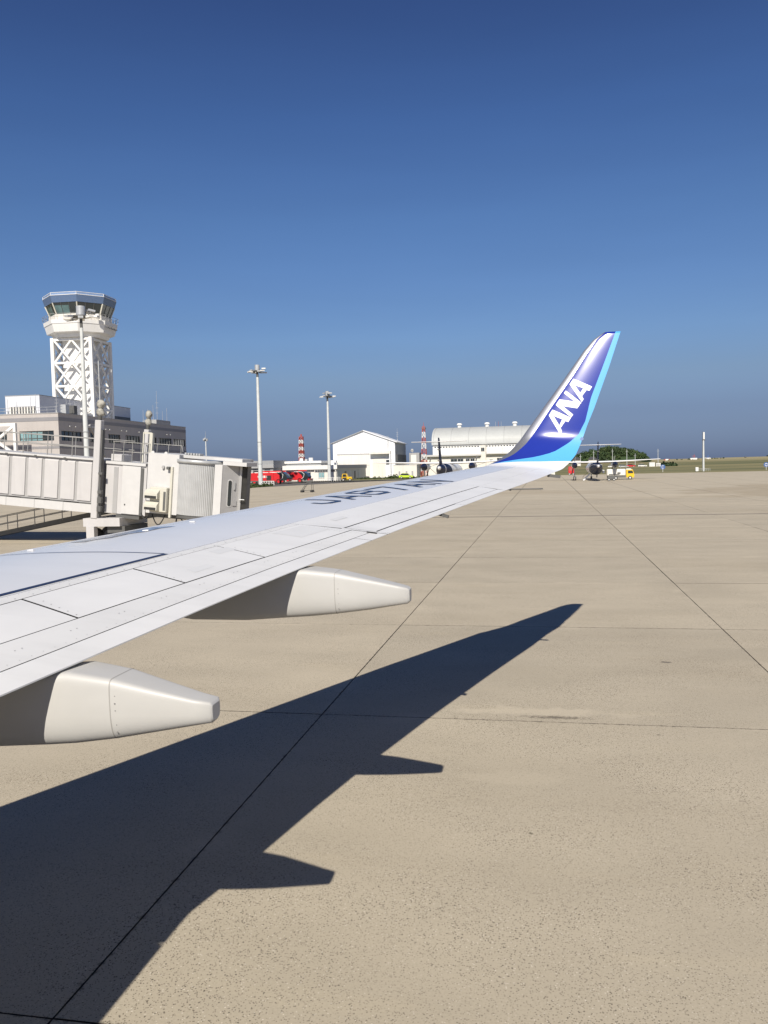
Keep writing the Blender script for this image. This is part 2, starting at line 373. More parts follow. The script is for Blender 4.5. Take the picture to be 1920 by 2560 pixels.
LA0, LAS, CS0, CSS = -3.47, 7.33, 5.14, 7.28
NL0, NL1, NR0, NR1 = -5, 7, -2, 11
X0, X1 = LA0+NL0*LAS, LA0+NL1*LAS; Y0, Y1 = CS0+NR0*CSS, CS0+NR1*CSS
ap = MB()
for (a, b, c, d) in ((-420, X0, -150, Y1), (X1, 420, -150, Y1), (X0, X1, -150, Y0)):
    ap.add([(a, c, 0), (b, c, 0), (b, d, 0), (a, d, 0)], [(0, 1, 2, 3)])
ap.add([(-420, Y1, 0), (420, Y1, 0), (420, 242, 0), (-30, 238, 0), (-38, 214, 0), (-56, 170, 0), (-58, 158, 0), (-420, 150, 0)], [(0, 1, 2, 3, 4, 5, 6, 7)])
apron = struct('apron', ap, M['apron'])
filler = rect(X0, X1, Y0, Y1, -.022).build('joint_filler', M['tar'], apron, 'structure', fix=False)
# one slab, chamfered, shared by every slab of the near apron
g, c_ = .009, .008; hx, hy = LAS/2-g, CSS/2-g
sm_ = MB().loft([[(-x, -y, z), (x, -y, z), (x, y, z), (-x, y, z)] for x, y, z in ((hx, hy, -.03), (hx, hy, 0))], False, 1)
sm_.add([(-hx, -hy, 0), (hx, -hy, 0), (hx, hy, 0), (-hx, hy, 0)], [(0, 1, 2, 3)])
slab0 = None
for i in range(NL0, NL1):
    for j in range(NR0, NR1):
        if slab0 is None: o = slab0 = sm_.build('slab', [M['slab'], M['tar']], apron, fix='weld')
        else: o = slab0.copy(); COL.objects.link(o); o.parent = apron
        o.location = (LA0+(i+.5)*LAS, CS0+(j+.5)*CSS, random.uniform(-.003, .001))
# slotted drain across the apron
dr = MB().box(-14, 90, 60.0, 60.42, -.02, .006); drain = struct('drain_channel', dr, M['drain'])
# roads behind the apron, kerb strip
rd = rect(-200, -32, 205, 221, .006); rd.add([(-90, 158.5, .006), (-58.5, 158.5, .006), (-38.5, 214, .006), (-60, 214, .006), (-75, 186, .006), (-95, 178, .006)], [(0, 1, 2, 3, 4, 5)])
road = struct('road', rd, M['asphalt'])
pl = MB().box(-27, -15, 46.2, 46.45, -.02, .005); pline = struct('painted_line', pl, mat('worn_orange_paint', (.50, .22, .08), .8, var=.4, scale=2))
yd = MB().box(-140, -56, 214.1, 300, -.05, .10); yd.box(-120, -12, 300.2, 420, -.05, .10); yard = struct('pavement', yd, M['asphalt'])

# ================================================================== our own jet
jet = thing('passenger_jet', 'white jet wing with navy registration and upturned blue winglet in the foreground', 'airplane', 0, 0, 0)
S0 = 14.4; Z0 = 2.33+.095*S0; RW = .9; PH0 = math.atan(.095); PH1 = R(77)
TEt = [(-3, -3.05), (3.4, -2.93), (3.84, -2.81), (5.55, -2.42), (6.82, -2.10), (8.85, -1.52), (11.2, -.79), (13.3, -.10), (14.4, .22), (14.69, .34), (14.887, .442), (15.02, .514), (15.35, .637), (15.61, .727), (15.9, .847), (16.675, 1.128), (17.32, 1.341)]
LEt = [(-3, -10.0), (14.4, -1.29), (14.754, -.99), (15.084, -.68), (15.343, -.48), (15.73, -.20), (16.495, .35), (17.0, .70), (17.2, .874), (17.32, 1.06)]
def ate(t): return ip(TEt, t)
def ale(t):
    x = ip(LEt, t); return x-.04*(ate(t)-x)*max(0, min(1, (14.4-t)/3))
def yt(x):
    x = min(max(x, 0), 1); return 5*(.2969*math.sqrt(x)-.126*x-.3516*x*x+.2843*x**3-.1015*x**4)
def inc(t): return ip([(-3, 0), (4, 0), (14.4, .02), (14.9, 0), (15.4, -.044), (18, -.046)], t)
def thk(t): return ip([(-3, .12), (4, .11), (14.4, .10), (15.2, .10), (17.4, .085)], t)
def prof(t):
    if t <= S0: return t, 2.33+.095*t, PH0
    l = t-S0; arc = RW*(PH1-PH0)
    if l <= arc:
        ph = PH0+l/RW; return S0+RW*(math.sin(ph)-math.sin(PH0)), Z0+RW*(math.cos(PH0)-math.cos(ph)), ph
    m = l-arc
    return S0+RW*(math.sin(PH1)-math.sin(PH0))+m*math.cos(PH1), Z0+RW*(math.cos(PH0)-math.cos(PH1))+m*math.sin(PH1), PH1
def WS(t, v, off=0, side=1):
    """point of the wing skin: span t, chord fraction v from the trailing edge; side 1 upper, -1 lower"""
    c = ate(t)-ale(t); o = c*(inc(t)*v+side*thk(t)*yt(1-v))+off
    s, z, ph = prof(t); return (ate(t)-v*c, s-o*math.sin(ph), z+o*math.cos(ph))
def fv(v, t): return v(t) if callable(v) else v

def patch(name, m, parent, t0, t1, va, vb, n=24, k=6, thick=.016, low=False, off=0, gap=.005):
    """a skin panel: t0/t1 are span positions, or pairs (at va, at vb)"""
    t0 = t0 if isinstance(t0, tuple) else (t0, t0); t1 = t1 if isinstance(t1, tuple) else (t1, t1)
    top, bot = [], []
    for i in range(n+1):
        rt_, rb_ = [], []
        for j in range(k+1):
            wv = j/k; ta = lerp(*t0, wv)+gap; tb = lerp(*t1, wv)-gap
            t = lerp(ta, tb, i/n); c = ate(t)-ale(t); gv = gap/c
            a_, b_ = fv(va, t), fv(vb, t); a_ = a_+gv if a_ > 0 else 0; b_ = b_-gv if b_ < 1 else 1
            v = lerp(a_, b_, wv)
            if vb == 1 and not callable(vb): v = lerp(a_, b_, 1-(1-wv)**2)
            rt_.append(WS(t, v, off)); rb_.append(WS(t, v, 0, -1) if low else WS(t, v, off-thick))
        top.append(rt_); bot.append(rb_)
    mb = MB(); mb.loft(top, False, 0, True, False)
    mb.loft([r for r in bot], False, 0, True, False)
    mb.loft([[a for a in top[0]], [a for a in bot[0]]], False, 1, False, False); mb.loft([top[-1], bot[-1]], False, 1, False, False)
    for j in (0, k): mb.loft([[r[j] for r in top], [r[j] for r in bot]], False, 0 if (j == 0 and low) else 1, False, False)
    return mb.build(name, [m, M['wingcore']], parent)

# hidden structure of the wing under its skins
def core(t0, t1, n, inset, mname, name, v0=.05, parent=jet):
    rings = []
    vv = [v0+(.985-v0)*(1-(1-q/14)**1.6) for q in range(15)]
    for i in range(n+1):
        t = lerp(t0, t1, i/n)
        rings.append([WS(t, v, -inset) for v in vv]+[WS(t, v, .001, -1) for v in reversed(vv)])
    return MB().loft(rings, True, 0, True).build(name, mname, parent)
wing = core(3.0, 14.4, 30, .017, [M['wingcore']], 'wing')
inb = core(-2.6, 2.98, 8, 0, [M['wingwhite']], 'inboard_wing', .0)
lowp = MB().loft([[WS(lerp(3.0, 14.4, i/24), v, -.004, -1) for v in [.05+.93*q/10 for q in range(11)]] for i in range(25)], False, 0, True, False)
lowp.build('lower_skin', M['under'], wing, fix=False)

V1 = lambda t: .338+.0046*(t-5); V2 = lambda t: .156-.0048*(t-4.5); V3 = lambda t: .0625
VB = lambda t: ip([(3, .375), (5, .380), (7.2, .387), (8.7, .392), (9.75, .394), (11.4, .41), (13, .455), (14.4, .47)], t)
VS = lambda t: ip([(3, .85), (7, .835), (10.4, .795), (14.4, .78)], t)
VA = lambda t: ip([(8.4, .181), (12, .206), (14.4, .215)], t)
patch('wing_box_skin', M['wingbox'], wing, 3.0, 14.4, VB, VS, 40, 10, gap=.0005)
patch('leading_edge_slat', M['slat'], wing, 3.0, 9.0, VS, 1, 20, 12, gap=.004)
patch('leading_edge_slat', M['slat'], wing, 9.0, 14.4, VS, 1, 20, 12, gap=.004)
patch('trailing_panel', M['wingwhite2'], wing, 3.0, (8.53, 8.53), V1, VB, 24, 3, gap=.004)
DV = [(3.0, 3.25), (4.03, 4.28), (5.06, 5.30), (6.085, 6.315), (7.084, 7.30), (8.495, 8.525)]
for a, b in zip(DV, DV[1:]):
    patch('spoiler', M['wingwhite'], wing, a, b, V2, V1, 12, 5, off=random.uniform(-.001, .002), gap=.0075 if b[0] < 8 else .0035)
patch('flap', M['wingwhite2'], wing, 3.0, 8.49, V3, V2, 24, 3)
patch('flap_tab', M['wingwhite'], wing, 3.0, 8.15, 0, V3, 24, 3, low=True)
patch('flap_end', M['wingwhite'], wing, 8.15, 8.49, 0, V3, 4, 3, low=True, gap=.003)
patch('fixed_panel', M['wingwhite'], wing, 8.53, 14.4, VA, VB, 24, 5, gap=.0008)
patch('fixed_panel', M['wingwhite'], wing, 8.50, 8.55, 0, VA, 3, 5, low=True, gap=.002)
patch('aileron', M['wingwhite'], wing, 8.55, (11.90, 11.98), .054, lambda t: VA(t)-.005, 20, 5, gap=.006)
patch('aileron_tab', M['wingwhite'], wing, 8.55, 10.51, 0, .050, 12, 2, low=True, gap=.003)
patch('aileron_edge', M['wingwhite'], wing, 10.51, 11.9, 0, .054, 10, 2, low=True, gap=.001)
patch('outboard_panel', M['wingwhite'], wing, (11.9, 11.98), 14.4, 0, VA, 16, 5, low=True, gap=.0006)

# markings that lie on the skin
def fine(P, step):
    """triangles of a flat polygon (t, v), cut up so that they can follow the curved skin"""
    import bmesh
    bm = bmesh.new(); bm.faces.new([bm.verts.new((x, y, 0)) for x, y in P]); bmesh.ops.triangulate(bm, faces=bm.faces)
    for _ in range(6):
        lo = [e for e in bm.edges if e.calc_length() > step]
        if not lo: break
        bmesh.ops.subdivide_edges(bm, edges=lo, cuts=1); bmesh.ops.triangulate(bm, faces=bm.faces)
    bm.verts.index_update(); vs_ = [(v.co.x, v.co.y) for v in bm.verts]; fs = [tuple(v.index for v in f.verts) for f in bm.faces]
    bm.free(); return vs_, fs
def decal(name, polys, m, parent, off=.003, step=.05, fn=None, kv=3.0):
    mb = MB(); fn = fn or (lambda t, v: WS(t, v, off))
    for P in polys:
        vs_, fs = fine([(t, v*kv) for t, v in P], step); mb.add([fn(t, v/kv) for t, v in vs_], fs, 0, True)
    return mb.build(name, m, parent, fix=False)
def band(pts, wd):
    """quads of half width wd (in chord fraction or span) along a polyline of (t, v)"""
    out = []
    for (a, b), (c, d) in zip(pts, pts[1:]):
        L_ = math.hypot((c-a), (d-b)*3); nx_, ny_ = -(d-b)*3/L_, (c-a)/L_
        out.append([(a+nx_*wd, b+ny_*wd/3), (c+nx_*wd, d+ny_*wd/3), (c-nx_*wd, d-ny_*wd/3), (a-nx_*wd, b-ny_*wd/3)])
    return out
decal('walkway_line', band([(3.2+.25*q, .398-.0002*q) for q in range(15)]+[(6.87, .394)], .021), M['navy'], wing, .004)
decal('walkway_line', band([(6.45, .90), (6.622, .829), (6.67, .75), (6.71, .672), (6.77, .59), (6.817, .519), (6.85, .45), (6.873, .40)], .007), M['navy'], wing, .004)
# registration: block letters, x runs outboard, y runs forward
def stroke_letter(strokes):
    out = []
    for pts, wd in strokes:
        for (a, b), (c, d) in zip(pts, pts[1:]):
            L_ = math.hypot(c-a, d-b); ux, uy = (c-a)/L_, (d-b)/L_; e = wd*.42
            out.append([(a-ux*e-uy*wd/2, b-uy*e+ux*wd/2), (c+ux*e-uy*wd/2, d+uy*e+ux*wd/2), (c+ux*e+uy*wd/2, d+uy*e-ux*wd/2), (a-ux*e+uy*wd/2, b-uy*e-ux*wd/2)])
    return out
k_ = .15
LET = {'J': [([(.85, 1), (.85, .15), (.7, .07), (.3, .07), (.1, .17), (.1, .36)], k_)],
       'A': [([(.08, .02), (.5, .95)], k_), ([(.5, .95), (.92, .02)], k_), ([(.25, .3), (.75, .3)], k_)],
       '8': [([(.1, .2), (.22, .07), (.78, .07), (.9, .2), (.9, .4), (.8, .52), (.2, .52), (.1, .4), (.1, .2)], k_), ([(.2, .52), (.12, .64), (.12, .83), (.24, .94), (.76, .94), (.88, .83), (.88, .64), (.8, .52)], k_)],
       '7': [([(.05, .93), (.92, .93), (.45, 0)], k_)],
       'N': [([(.1, 0), (.1, .98)], k_), ([(.1, .95), (.9, .05)], k_), ([(.9, 0), (.9, .98)], k_)]}
for ch, t0 in (('J', 9.79), ('A', 10.23), ('8', 10.66), ('7', 11.08), ('A', 11.53), ('N', 11.94)):
    polys = []
    for q in stroke_letter(LET[ch]):
        polys.append([])
        for x, y in q:
            t = t0+x*.345; vb_ = ip([(9.8, .565), (12.3, .462)], t); vt_ = ip([(9.8, .775), (11, .755), (12.3, .715)], t); polys[-1].append((t+.09*y, lerp(vb_, vt_, y)))
    decal('registration_letter', polys, M['navymark'], wing, .0035)
for t0, t1, v0, v1 in ((7.02, 7.25, .27, .315), (6.38, 6.62, .19, .225), (7.95, 8.42, .21, .33), (8.85, 9.08, .28, .315)):
    decal('repair_patch', [[(t0, v0), (t1, v0), (t1+.05, v1), (t0+.05, v1)]], M['wingpatch'], wing, .003)
# bright mottled metallic strip and white bumps near the leading edge
sc_p = [[(7.25+.11*q, .775-.004*q+.012*math.sin(q*2.1)), (7.25+.11*(q+1), .775-.004*(q+1)+.012*math.sin((q+1)*2.1)), (7.25+.11*(q+1), .829), (7.25+.11*q, .830)] for q in range(8)]
decal('mottled_strip', sc_p, M['mottle'], wing, .004)
for t, v in ((6.85, .815), (7.88, .77), (8.44, .768)):  # white bumps stand in for the glints of slat fasteners
    cpt = Vector(WS(t, v, .003)); MB().hexa([cpt+Vector(d)*.7 for d in ((-.05, -.006, 0), (.05, -.02, 0), (.05, .02, 0), (-.05, .006, 0), (-.04, -.003, .008), (.04, -.012, .014), (.04, .012, .014), (-.04, .003, .008))]).build('glint_bump', M['wlwhite'], wing)
# rows of fastener heads along the hinge lines
fd = MB()
def dot(p, r):
    x, y, z = p; fd.add([(x+r*math.cos(q*math.pi/3), y+r*math.sin(q*math.pi/3), z+.095*r*math.sin(q*math.pi/3)+.0015) for q in range(6)], [(0, 1, 2, 3, 4, 5)])
t = 4.2
while t < 8.4:
    dot(WS(t, V1(t)+.010, .0012), .006); t += .13+random.uniform(0, .05)
for tt in [4.4+.42*q for q in range(10)]: dot(WS(tt, .112, .0012), .005); dot(WS(tt+.05, .112, .0012), .005)
for tt in [8.36+.03*q for q in range(4)]:
    for v in [.06+.02*q for q in range(13)]: dot(WS(tt+.08*v, v, .0012), .004)
for tt in [8.7+.11*q for q in range(32)]: dot(WS(tt, VA(tt)-.03, .0012), .0045)
for d0, d1 in (((5.06, 5.30), 0), ((6.085, 6.315), 0), ((7.084, 7.30), 0)):
    for q in range(5): dot(WS(lerp(d0[0], d0[1], q/5)+.05, lerp(.17, .32, q/5), .0012), .006)
for tt in [3.6+.085*q for q in range(120)]:
    dot(WS(tt, VB(tt)+.012, .0012), .0032)
    if tt < 8.4: dot(WS(tt, VB(tt)-.012, .0012), .0032); dot(WS(tt, V3(tt)+.012, .0012), .003)
for tt in (9.2, 9.9, 10.6, 11.3, 12.0, 12.9):
    for q in range(9): dot(WS(tt+.03*q/9, lerp(VA(tt)+.012, VB(tt)-.02, q/8), .0012), .0036)
fd.build('fastener_heads', M['dots'], wing, 'stuff', fix=False)
# dark hinge horn between flap and aileron
MB().bar(WS(8.455, .072, .006), WS(8.45, .032, .006), .018, .014).build('hinge_horn', M['rubber'], wing)
MB().bar(WS(13.9, .03, -.03), (ate(13.9)+.16, prof(13.9)[0], prof(13.9)[1]-.05), .05, .05).build('static_pod', M['steel'], wing)
MB().bar(WS(9.9, .03, -.02), (ate(9.9)+.05, prof(9.9)[0], prof(9.9)[1]-.05), .10, .03).build('tab_horn', M['steel'], wing)

# winglet: inboard face is painted in bands, built row by row
SIL = [(14.72, -.92), (14.854, -.78), (15.03, -.555), (15.275, -.345), (15.553, -.155), (15.93, .09), (16.53, .50), (16.89, .725), (17.19, .925), (17.32, 1.08)]
CY = [(14.72, -.90), (14.78, -.853), (14.91, -.233), (15.03, .111), (15.226, .389), (15.38, .551), (15.613, .666), (16.07, .785), (16.76, 1.048), (17.32, 1.255)]
CYB = lambda a: ip([(-1.0, 14.712), (-.85, 14.717), (-.44, 14.755), (-.096, 14.784), (.244, 14.835), (.448, 14.863)], a)
def ainw(t, a, side, off=0):
    c = ate(t)-ale(t); v = (ate(t)-a)/c; return WS(t, min(max(v, 0), 1), off, side)
rows_t = []
rings, mi_rows = [], []
nb = (8, 16, 8)
for i in range(64):
    if i < 10: base = ('w', i/9)
    else: base = ('c', ((i-9)/54))
    row_in, row_out = [], []
    # columns parametrised at this row's own positions
    tm = lerp(S0, 14.77, base[1]) if base[0] == 'w' else lerp(14.77, 17.32, base[1])
    L_, T_ = ale(tm), ate(tm); s_ = min(max(ip(SIL, tm), L_+.01), T_); c2 = min(max(ip(CY, tm), s_+.002), T_-.004)
    cols = []
    for seg, (a0, a1) in zip(nb, ((L_, s_), (s_, c2), (c2, T_))):
        for q in range(seg): cols.append((lerp(a0, a1, (q/seg)**(1.8 if a0 == L_ else 1))))
    cols.append(T_)
    for a in cols:
        tb = CYB(a)
        t = lerp(S0, tb, base[1]) if base[0] == 'w' else lerp(tb, 17.32, base[1])
        f = (T_-a)/(T_-L_)
        row_in.append(WS(t, f, 0, 1)); row_out.append(WS(t, f, 0, -1))
    rings.append((row_in, row_out))
wl = MB(); ncol = sum(nb)+1
for side in (0, 1):
    vs_ = [p for r in rings for p in r[side]]; fs = []; ms = []
    for i in range(len(rings)-1):
        for k in range(ncol-1):
            fs.append((i*ncol+k, i*ncol+k+1, (i+1)*ncol+k+1, (i+1)*ncol+k))
            ms.append(0 if i < 9 else (1 if k < nb[0] else 2 if k < nb[0]+nb[1] else 3))
    wl.add(vs_, fs, ms, True)
wl.add(rings[-1][0]+list(reversed(rings[-1][1])), [tuple(range(2*ncol))], 2)
winglet = wl.build('winglet', [M['wlwhite'], M['bare'], M['tblue'], M['cyan']], jet, fix='weld')
def wdec(name, polys, m):
    return decal(name, polys, m, winglet, step=.03, fn=lambda t, a: ainw(t, a, 1, .003), kv=1.0)
wdec('letter', [[(15.811, .066), (15.799, .144), (15.617, .247), (15.508, .293), (15.454, .256)], [(15.811, .066), (15.913, .131), (15.752, .45), (15.674, .401), (15.693, .351), (15.727, .298), (15.799, .144)], [(15.727, .298), (15.693, .351), (15.577, .272), (15.617, .247)]], M['wlwhite'])
wdec('letter', [[(15.997, .188), (16.046, .221), (15.809, .489), (15.755, .453)], [(15.997, .188), (16.098, .257), (16.022, .633), (15.919, .561)], [(16.211, .335), (16.257, .368), (16.022, .636), (15.973, .597)]], M['wlwhite'])
wdec('letter', [[(16.37, .437), (16.357, .516), (16.201, .619), (16.086, .675), (16.034, .642)], [(16.37, .437), (16.471, .504), (16.312, .825), (16.235, .777), (16.252, .728), (16.287, .673), (16.357, .516)], [(16.287, .673), (16.252, .728), (16.142, .647), (16.204, .619)]], M['wlwhite'])
MB().add([], []).cyl(ainw(15.36, .625, 1, .002), ainw(15.36, .625, 1, -.01), .035, .035, 10).build('navigation_light', M['signblue'], winglet)

# flap track fairings
def fairing(sc0, stations, split, z):
    """stations: (a, half width, top, bottom); superellipse sections, flatter top"""
    rings = []
    for a, hw, zt, zb in stations:
        ring = []; zm = lerp(zb, zt, .62)
        for q in range(44):
            an = 2*math.pi*q/44; cx, cz = math.cos(an), math.sin(an)
            if cz >= 0: e = .22; x = math.copysign(abs(cx)**e, cx); zz = zm+(zt-zm)*abs(cz)**.30
            else: e = .42; x = math.copysign(abs(cx)**e, cx)*(1-.10*abs(cz)); zz = zm-(zm-zb)*abs(cz)**.60
            ring.append((a, sc0+hw*x, zz))
        rings.append(ring)
    mb = MB().loft(rings, True, 0, True)
    f = mb.build('flap_track_fairing', M['fairing'], jet)
    for i in split:                                     # the seam ring
        (a, hw, zt, zb) = stations[i]; rr = [[(a+d, sc0+(y-sc0)*1.008, lerp((zt+zb)/2, z_, 1.004)) for _, y, z_ in rings[i]] for d in (-.003, .003)]
        MB().loft(rr, False, 0, True).build('seam_band', M['seam'], f)
    ds = MB()
    for i in split:
        a, hw, zt, zb = stations[i]
        for q in range(7):
            zz = lerp(zb+.06, zt-.05, q/6)
            ds.cyl((a+.03, sc0-hw*1.0-.001+.02*abs(q-4)/4, zz), (a+.03, sc0-hw*.9, zz), .0035, .0035, 6)
    ds.build('fastener_heads', M['dots'], f, 'stuff')
    return f
fairing(7.02, [(-4.7, .03, 2.92, 2.88), (-4.3, .10, 2.92, 2.74), (-3.7, .16, 2.92, 2.60), (-3.1, .185, 2.94, 2.515), (-2.6, .185, 2.95, 2.515), (-2.2, .18, 2.965, 2.545), (-2.04, .175, 2.975, 2.555), (-1.78, .155, 2.945, 2.58), (-1.5, .12, 2.885, 2.615), (-1.25, .088, 2.828, 2.655), (-1.17, .074, 2.808, 2.668), (-1.15, .055, 2.79, 2.685)], [7], 0)
fairing(4.40, [(-5.6, .03, 2.64, 2.60), (-5.1, .11, 2.65, 2.47), (-4.4, .17, 2.66, 2.33), (-3.8, .19, 2.67, 2.25), (-3.2, .19, 2.69, 2.25), (-2.85, .185, 2.71, 2.275), (-2.67, .175, 2.722, 2.29), (-2.42, .155, 2.685, 2.325), (-2.17, .12, 2.62, 2.37), (-1.95, .088, 2.565, 2.41), (-1.862, .072, 2.55, 2.425), (-1.85, .055, 2.53, 2.44)], [7], 0)
# fuselage beside the window (out of the picture; throws the shadow at the lower left)
fus = []
for a, r, z in ((-24, .3, 2.9), (-23, 1.0, 3.0), (-21, 1.6, 3.25), (-18.5, 1.88, 3.4), (8, 1.88, 3.4), (11, 1.7, 3.6), (14, 1.2, 4.0), (17, .6, 4.5), (18.5, .2, 4.7)):
    fus.append([(a, -2.02+r*math.cos(q*math.pi/20), z+r*1.05*math.sin(q*math.pi/20)) for q in range(40)])
MB().loft(fus, True, 0, True).build('fuselage', M['wlwhite'], jet)

# ================================================================== boarding bridge
BS, BA, BZ, BT = 41.0, -23.4, 2.15, R(5.6)
bridge = thing('boarding_bridge', 'pale ribbed boarding bridge with tall lamp posts and a shuttered cab end', 'boarding bridge', BS, BA, 0)
cT, sT = math.cos(BT), math.sin(BT)
BX = [(-99, -99), (.9, .9), (3.05, 2.62), (3.15, 2.75), (4.8, 4.1), (6.0, 5.25), (7.38, 6.42), (7.95, 6.85), (9.05, 7.6), (9.95, 8.1)]
def tilt(x, y, z):
    x = ip(BX, x) if x > .9 else x
    return (x*cT+z*sT, y, BZ-x*sT+z*cT)       # x along the tunnel, z square to it
def bp(mb, name, m, parent=bridge, **k): return mb.tf(tilt).build(name, m, parent, **k)
t1 = bp(MB().box(-16, .05, .06, 2.3, 0, 2.30), 'tunnel', M['bridgegrey'])
for q in range(16):                                                # pressed panels standing proud of the wall
    x = -.62-q*.985
    bp(MB().hexa([(x-.80, .0, .10), (x, .0, .10), (x, .058, .10), (x-.80, .058, .10), (x-.80, .0, 2.12), (x, .0, 2.12), (x, .058, 2.2), (x-.80, .058, 2.2)]), 'wall_panel', M['bridge'], t1)
bp(MB().box(-16, .06, -.10, 2.4, 2.303, 2.40), 'roof_edge', M['bridgelt'], t1)
for q in range(9):
    x = -.4-q*1.75
    bp(MB().box(x-.07, x+.07, -.13, -.10, 2.27, 2.34), 'drip_clip', M['steel'], t1)
sc1 = bp(MB().box(-16, -.25, -.02, 2.2, -.52, -.07), 'side_beam', M['bridgelt'])
for q in range(9):
    x = -.5-q*1.72
    bp(MB().box(x-.8, x, .03, .06, -.07, -.003), 'lug', M['steel'], sc1)
    bp(MB().box(x+.02, x+.04, -.032, -.022, -.50, -.08), 'beam_joint', M['bridgegrey'], sc1)
t2 = bp(MB().box(.3, 3.05, -.10, 2.45, -.42, 2.20), 'tunnel_end_section', M['bridge'])
bp(MB().box(.75, 1.02, -.125, -.103, -.4, 2.05), 'wall_panel', M['bridgegrey'], t2)
bp(MB().box(1.35, 2.65, -.17, -.103, -.38, 2.16), 'wall_panel', M['bridgelt'], t2)
bp(MB().box(2.66, 2.85, -.155, -.103, -.42, 2.1), 'gasket', M['steel'], t2)
bp(MB().box(.3, 3.0, -.2, 2.5, 2.203, 2.34), 'roof_edge', M['bridgelt'], t2)
bp(MB().box(.95, 2.62, -.06, 2.4, -.64, -.43), 'under_beam', M['steel'], t2)
bp(MB().cyl((1.62, -.185, .1), (1.62, -.168, .1), .045, n=10), 'vent_plug', M['rubber'], t2)
# lifting columns with wrapped lamps
def column(x, y, z0, z1, name='lift_column'):
    c = bp(MB().bbox(x-.18, x+.18, y-.18, y+.18, z0, z1, .03), name, M['bridge'])
    bp(MB().box(x+.182, x+.26, y-.1, y+.15, z0+.1, z1-.5), 'side_rail', M['steel'], c)
    bp(MB().cyl((x, y, z1), (x, y, z1+.28), .10, .15, 10), 'lamp_neck', M['steel'], c)
    for dz, r in ((.42, .19), (.82, .20)):
        rg = []
        for i in range(9):
            ph = -math.pi/2+math.pi*i/8; rg.append([(x+.03+r*(1+.20*math.sin(2.3*q+i*1.3+dz*9))*(1.1-.25*math.sin(ph)*(1 if dz < .6 else -1))*math.cos(q*math.pi/6)*max(.08, math.cos(ph)), y+r*(1+.1*math.cos(2*q+i))*math.sin(q*math.pi/6)*max(.08, math.cos(ph)), z1+dz+r*1.22*math.sin(ph)+.02*math.sin(q*1.9)) for q in range(12)])
        bp(MB().loft(rg, True, 0, True), 'wrapped_lamp', M['bag'], c)
    return c
column(-.05, -.42, -.75, 4.45)
column(1.15, 2.75, -.75, 4.15)
for zz, w_ in ((.6, .12), (1.6, .09), (.1, .22), (-.35, .2)): bp(MB().bbox(.17, .17+.22, -.7, -.5, zz, zz+w_*1.4, .01), 'junction_box', M['steel'])
# bogie
bo = MB().box(-.75, 1.35, -.55, 2.6, .98, 1.42).build('bogie_beam', M['bridge'], bridge)
MB().box(-.55, -.1, -.62, -.25, .12, .978).build('bogie_leg', M['bridge'], bo)
MB().box(.5, 1.5, -.3, 2.3, .62, .97).build('bogie_frame', M['steel'], bo)
for x in (-.6, .95):
    for y in (.2, 1.7):
        wh = MB().cyl((x, y, .42), (x, y+.36, .42), .42, n=22).build('wheel', M['rubber'], bridge)
        MB().cyl((x, y-.02, .42), (x, y+.01, .42), .2, n=14).build('hub', M['steel'], wh)
# roof railings
def railing(pts, posts, m=M['railing'], parent=bridge, h=1.05, r=.024, name='guard_rail'):
    mb = MB()
    for hh in (h, h*.52): mb.tube([(x, y, z+hh) for x, y, z in pts], r)
    for x, y, z in posts: mb.tube([(x, y, z), (x, y, z+h)], r)
    return bp(mb, name, m, parent)
railing([(-12, -.05, 2.4), (-.3, -.05, 2.4)], [(-12+1.46*q, -.05, 2.4) for q in range(9)])
railing([(-12, 2.3, 2.4), (.6, 2.3, 2.4)], [(-12+1.5*q, 2.3, 2.4) for q in range(9)])
railing([(.45, .2, 2.34), (3.0, .2, 2.34)], [(.5+.62*q, .2, 2.34) for q in range(5)])
railing([(1.2, 2.4, 2.34), (3.9, 2.4, 2.34), (4.0, 2.4, 2.0)], [(1.3+.85*q, 2.4, 2.34) for q in range(4)])
pf = MB().box(2.0, 2.08, .9, .98, 2.34, 4.0).box(2.02, 2.6, .92, .97, 3.92, 4.0).box(2.5, 2.72, .85, 1.05, 2.34, 3.98)
bp(pf, 'cable_frame', M['ivory'])
bp(MB().bbox(.35, 1.0, .2, 1.3, 2.342, 2.72, .03), 'roof_box', M['bridge'])
# cab: fixed wall, drum shutter, outer door
cab = bp(MB().box(3.15, 5.2, -.30, 2.9, -.2, 2.95), 'cab', M['bridgelt'])
for x in (3.35, 4.25): bp(MB().cyl((x, -.15, 2.95), (x, -.1, 2.95), .11, n=14), 'lifting_eye', M['bridgelt'], cab)
bp(MB().cyl((4.25, -.42, 2.25), (4.25, -.302, 2.25), .09, n=12), 'camera_dome', M['bridgegrey'], cab)
bp(MB().bbox(4.55, 4.75, -.55, -.302, 2.15, 2.3, .02), 'work_light', M['steel'], cab)
bp(MB().box(4.80, 4.92, -.44, -.302, -.35, 2.3), 'shutter_guide', M['ivory'], cab)
ac = bp(MB().bbox(3.62, 4.75, -.70, -.302, -.08, 1.2, .03), 'air_conditioner', M['ivory'], cab)
for zz in (.60, .0):
    bp(MB().hexa([(3.4, -1.0, zz+.02), (4.3, -1.0, zz+.02), (4.3, -.705, zz), (3.4, -.705, zz), (3.4, -1.0, zz+.28), (4.3, -1.0, zz+.28), (4.3, -.705, zz+.48), (3.4, -.705, zz+.48)]), 'air_hood', M['ivory'], ac)
    bp(MB().box(3.46, 4.24, -1.012, -1.002, zz+.03, zz+.16), 'hood_opening', M['rubber'], ac)
bp(MB().box(4.55, 4.70, -.715, -.702, .02, 1.0), 'side_grille', M['steel'], ac)
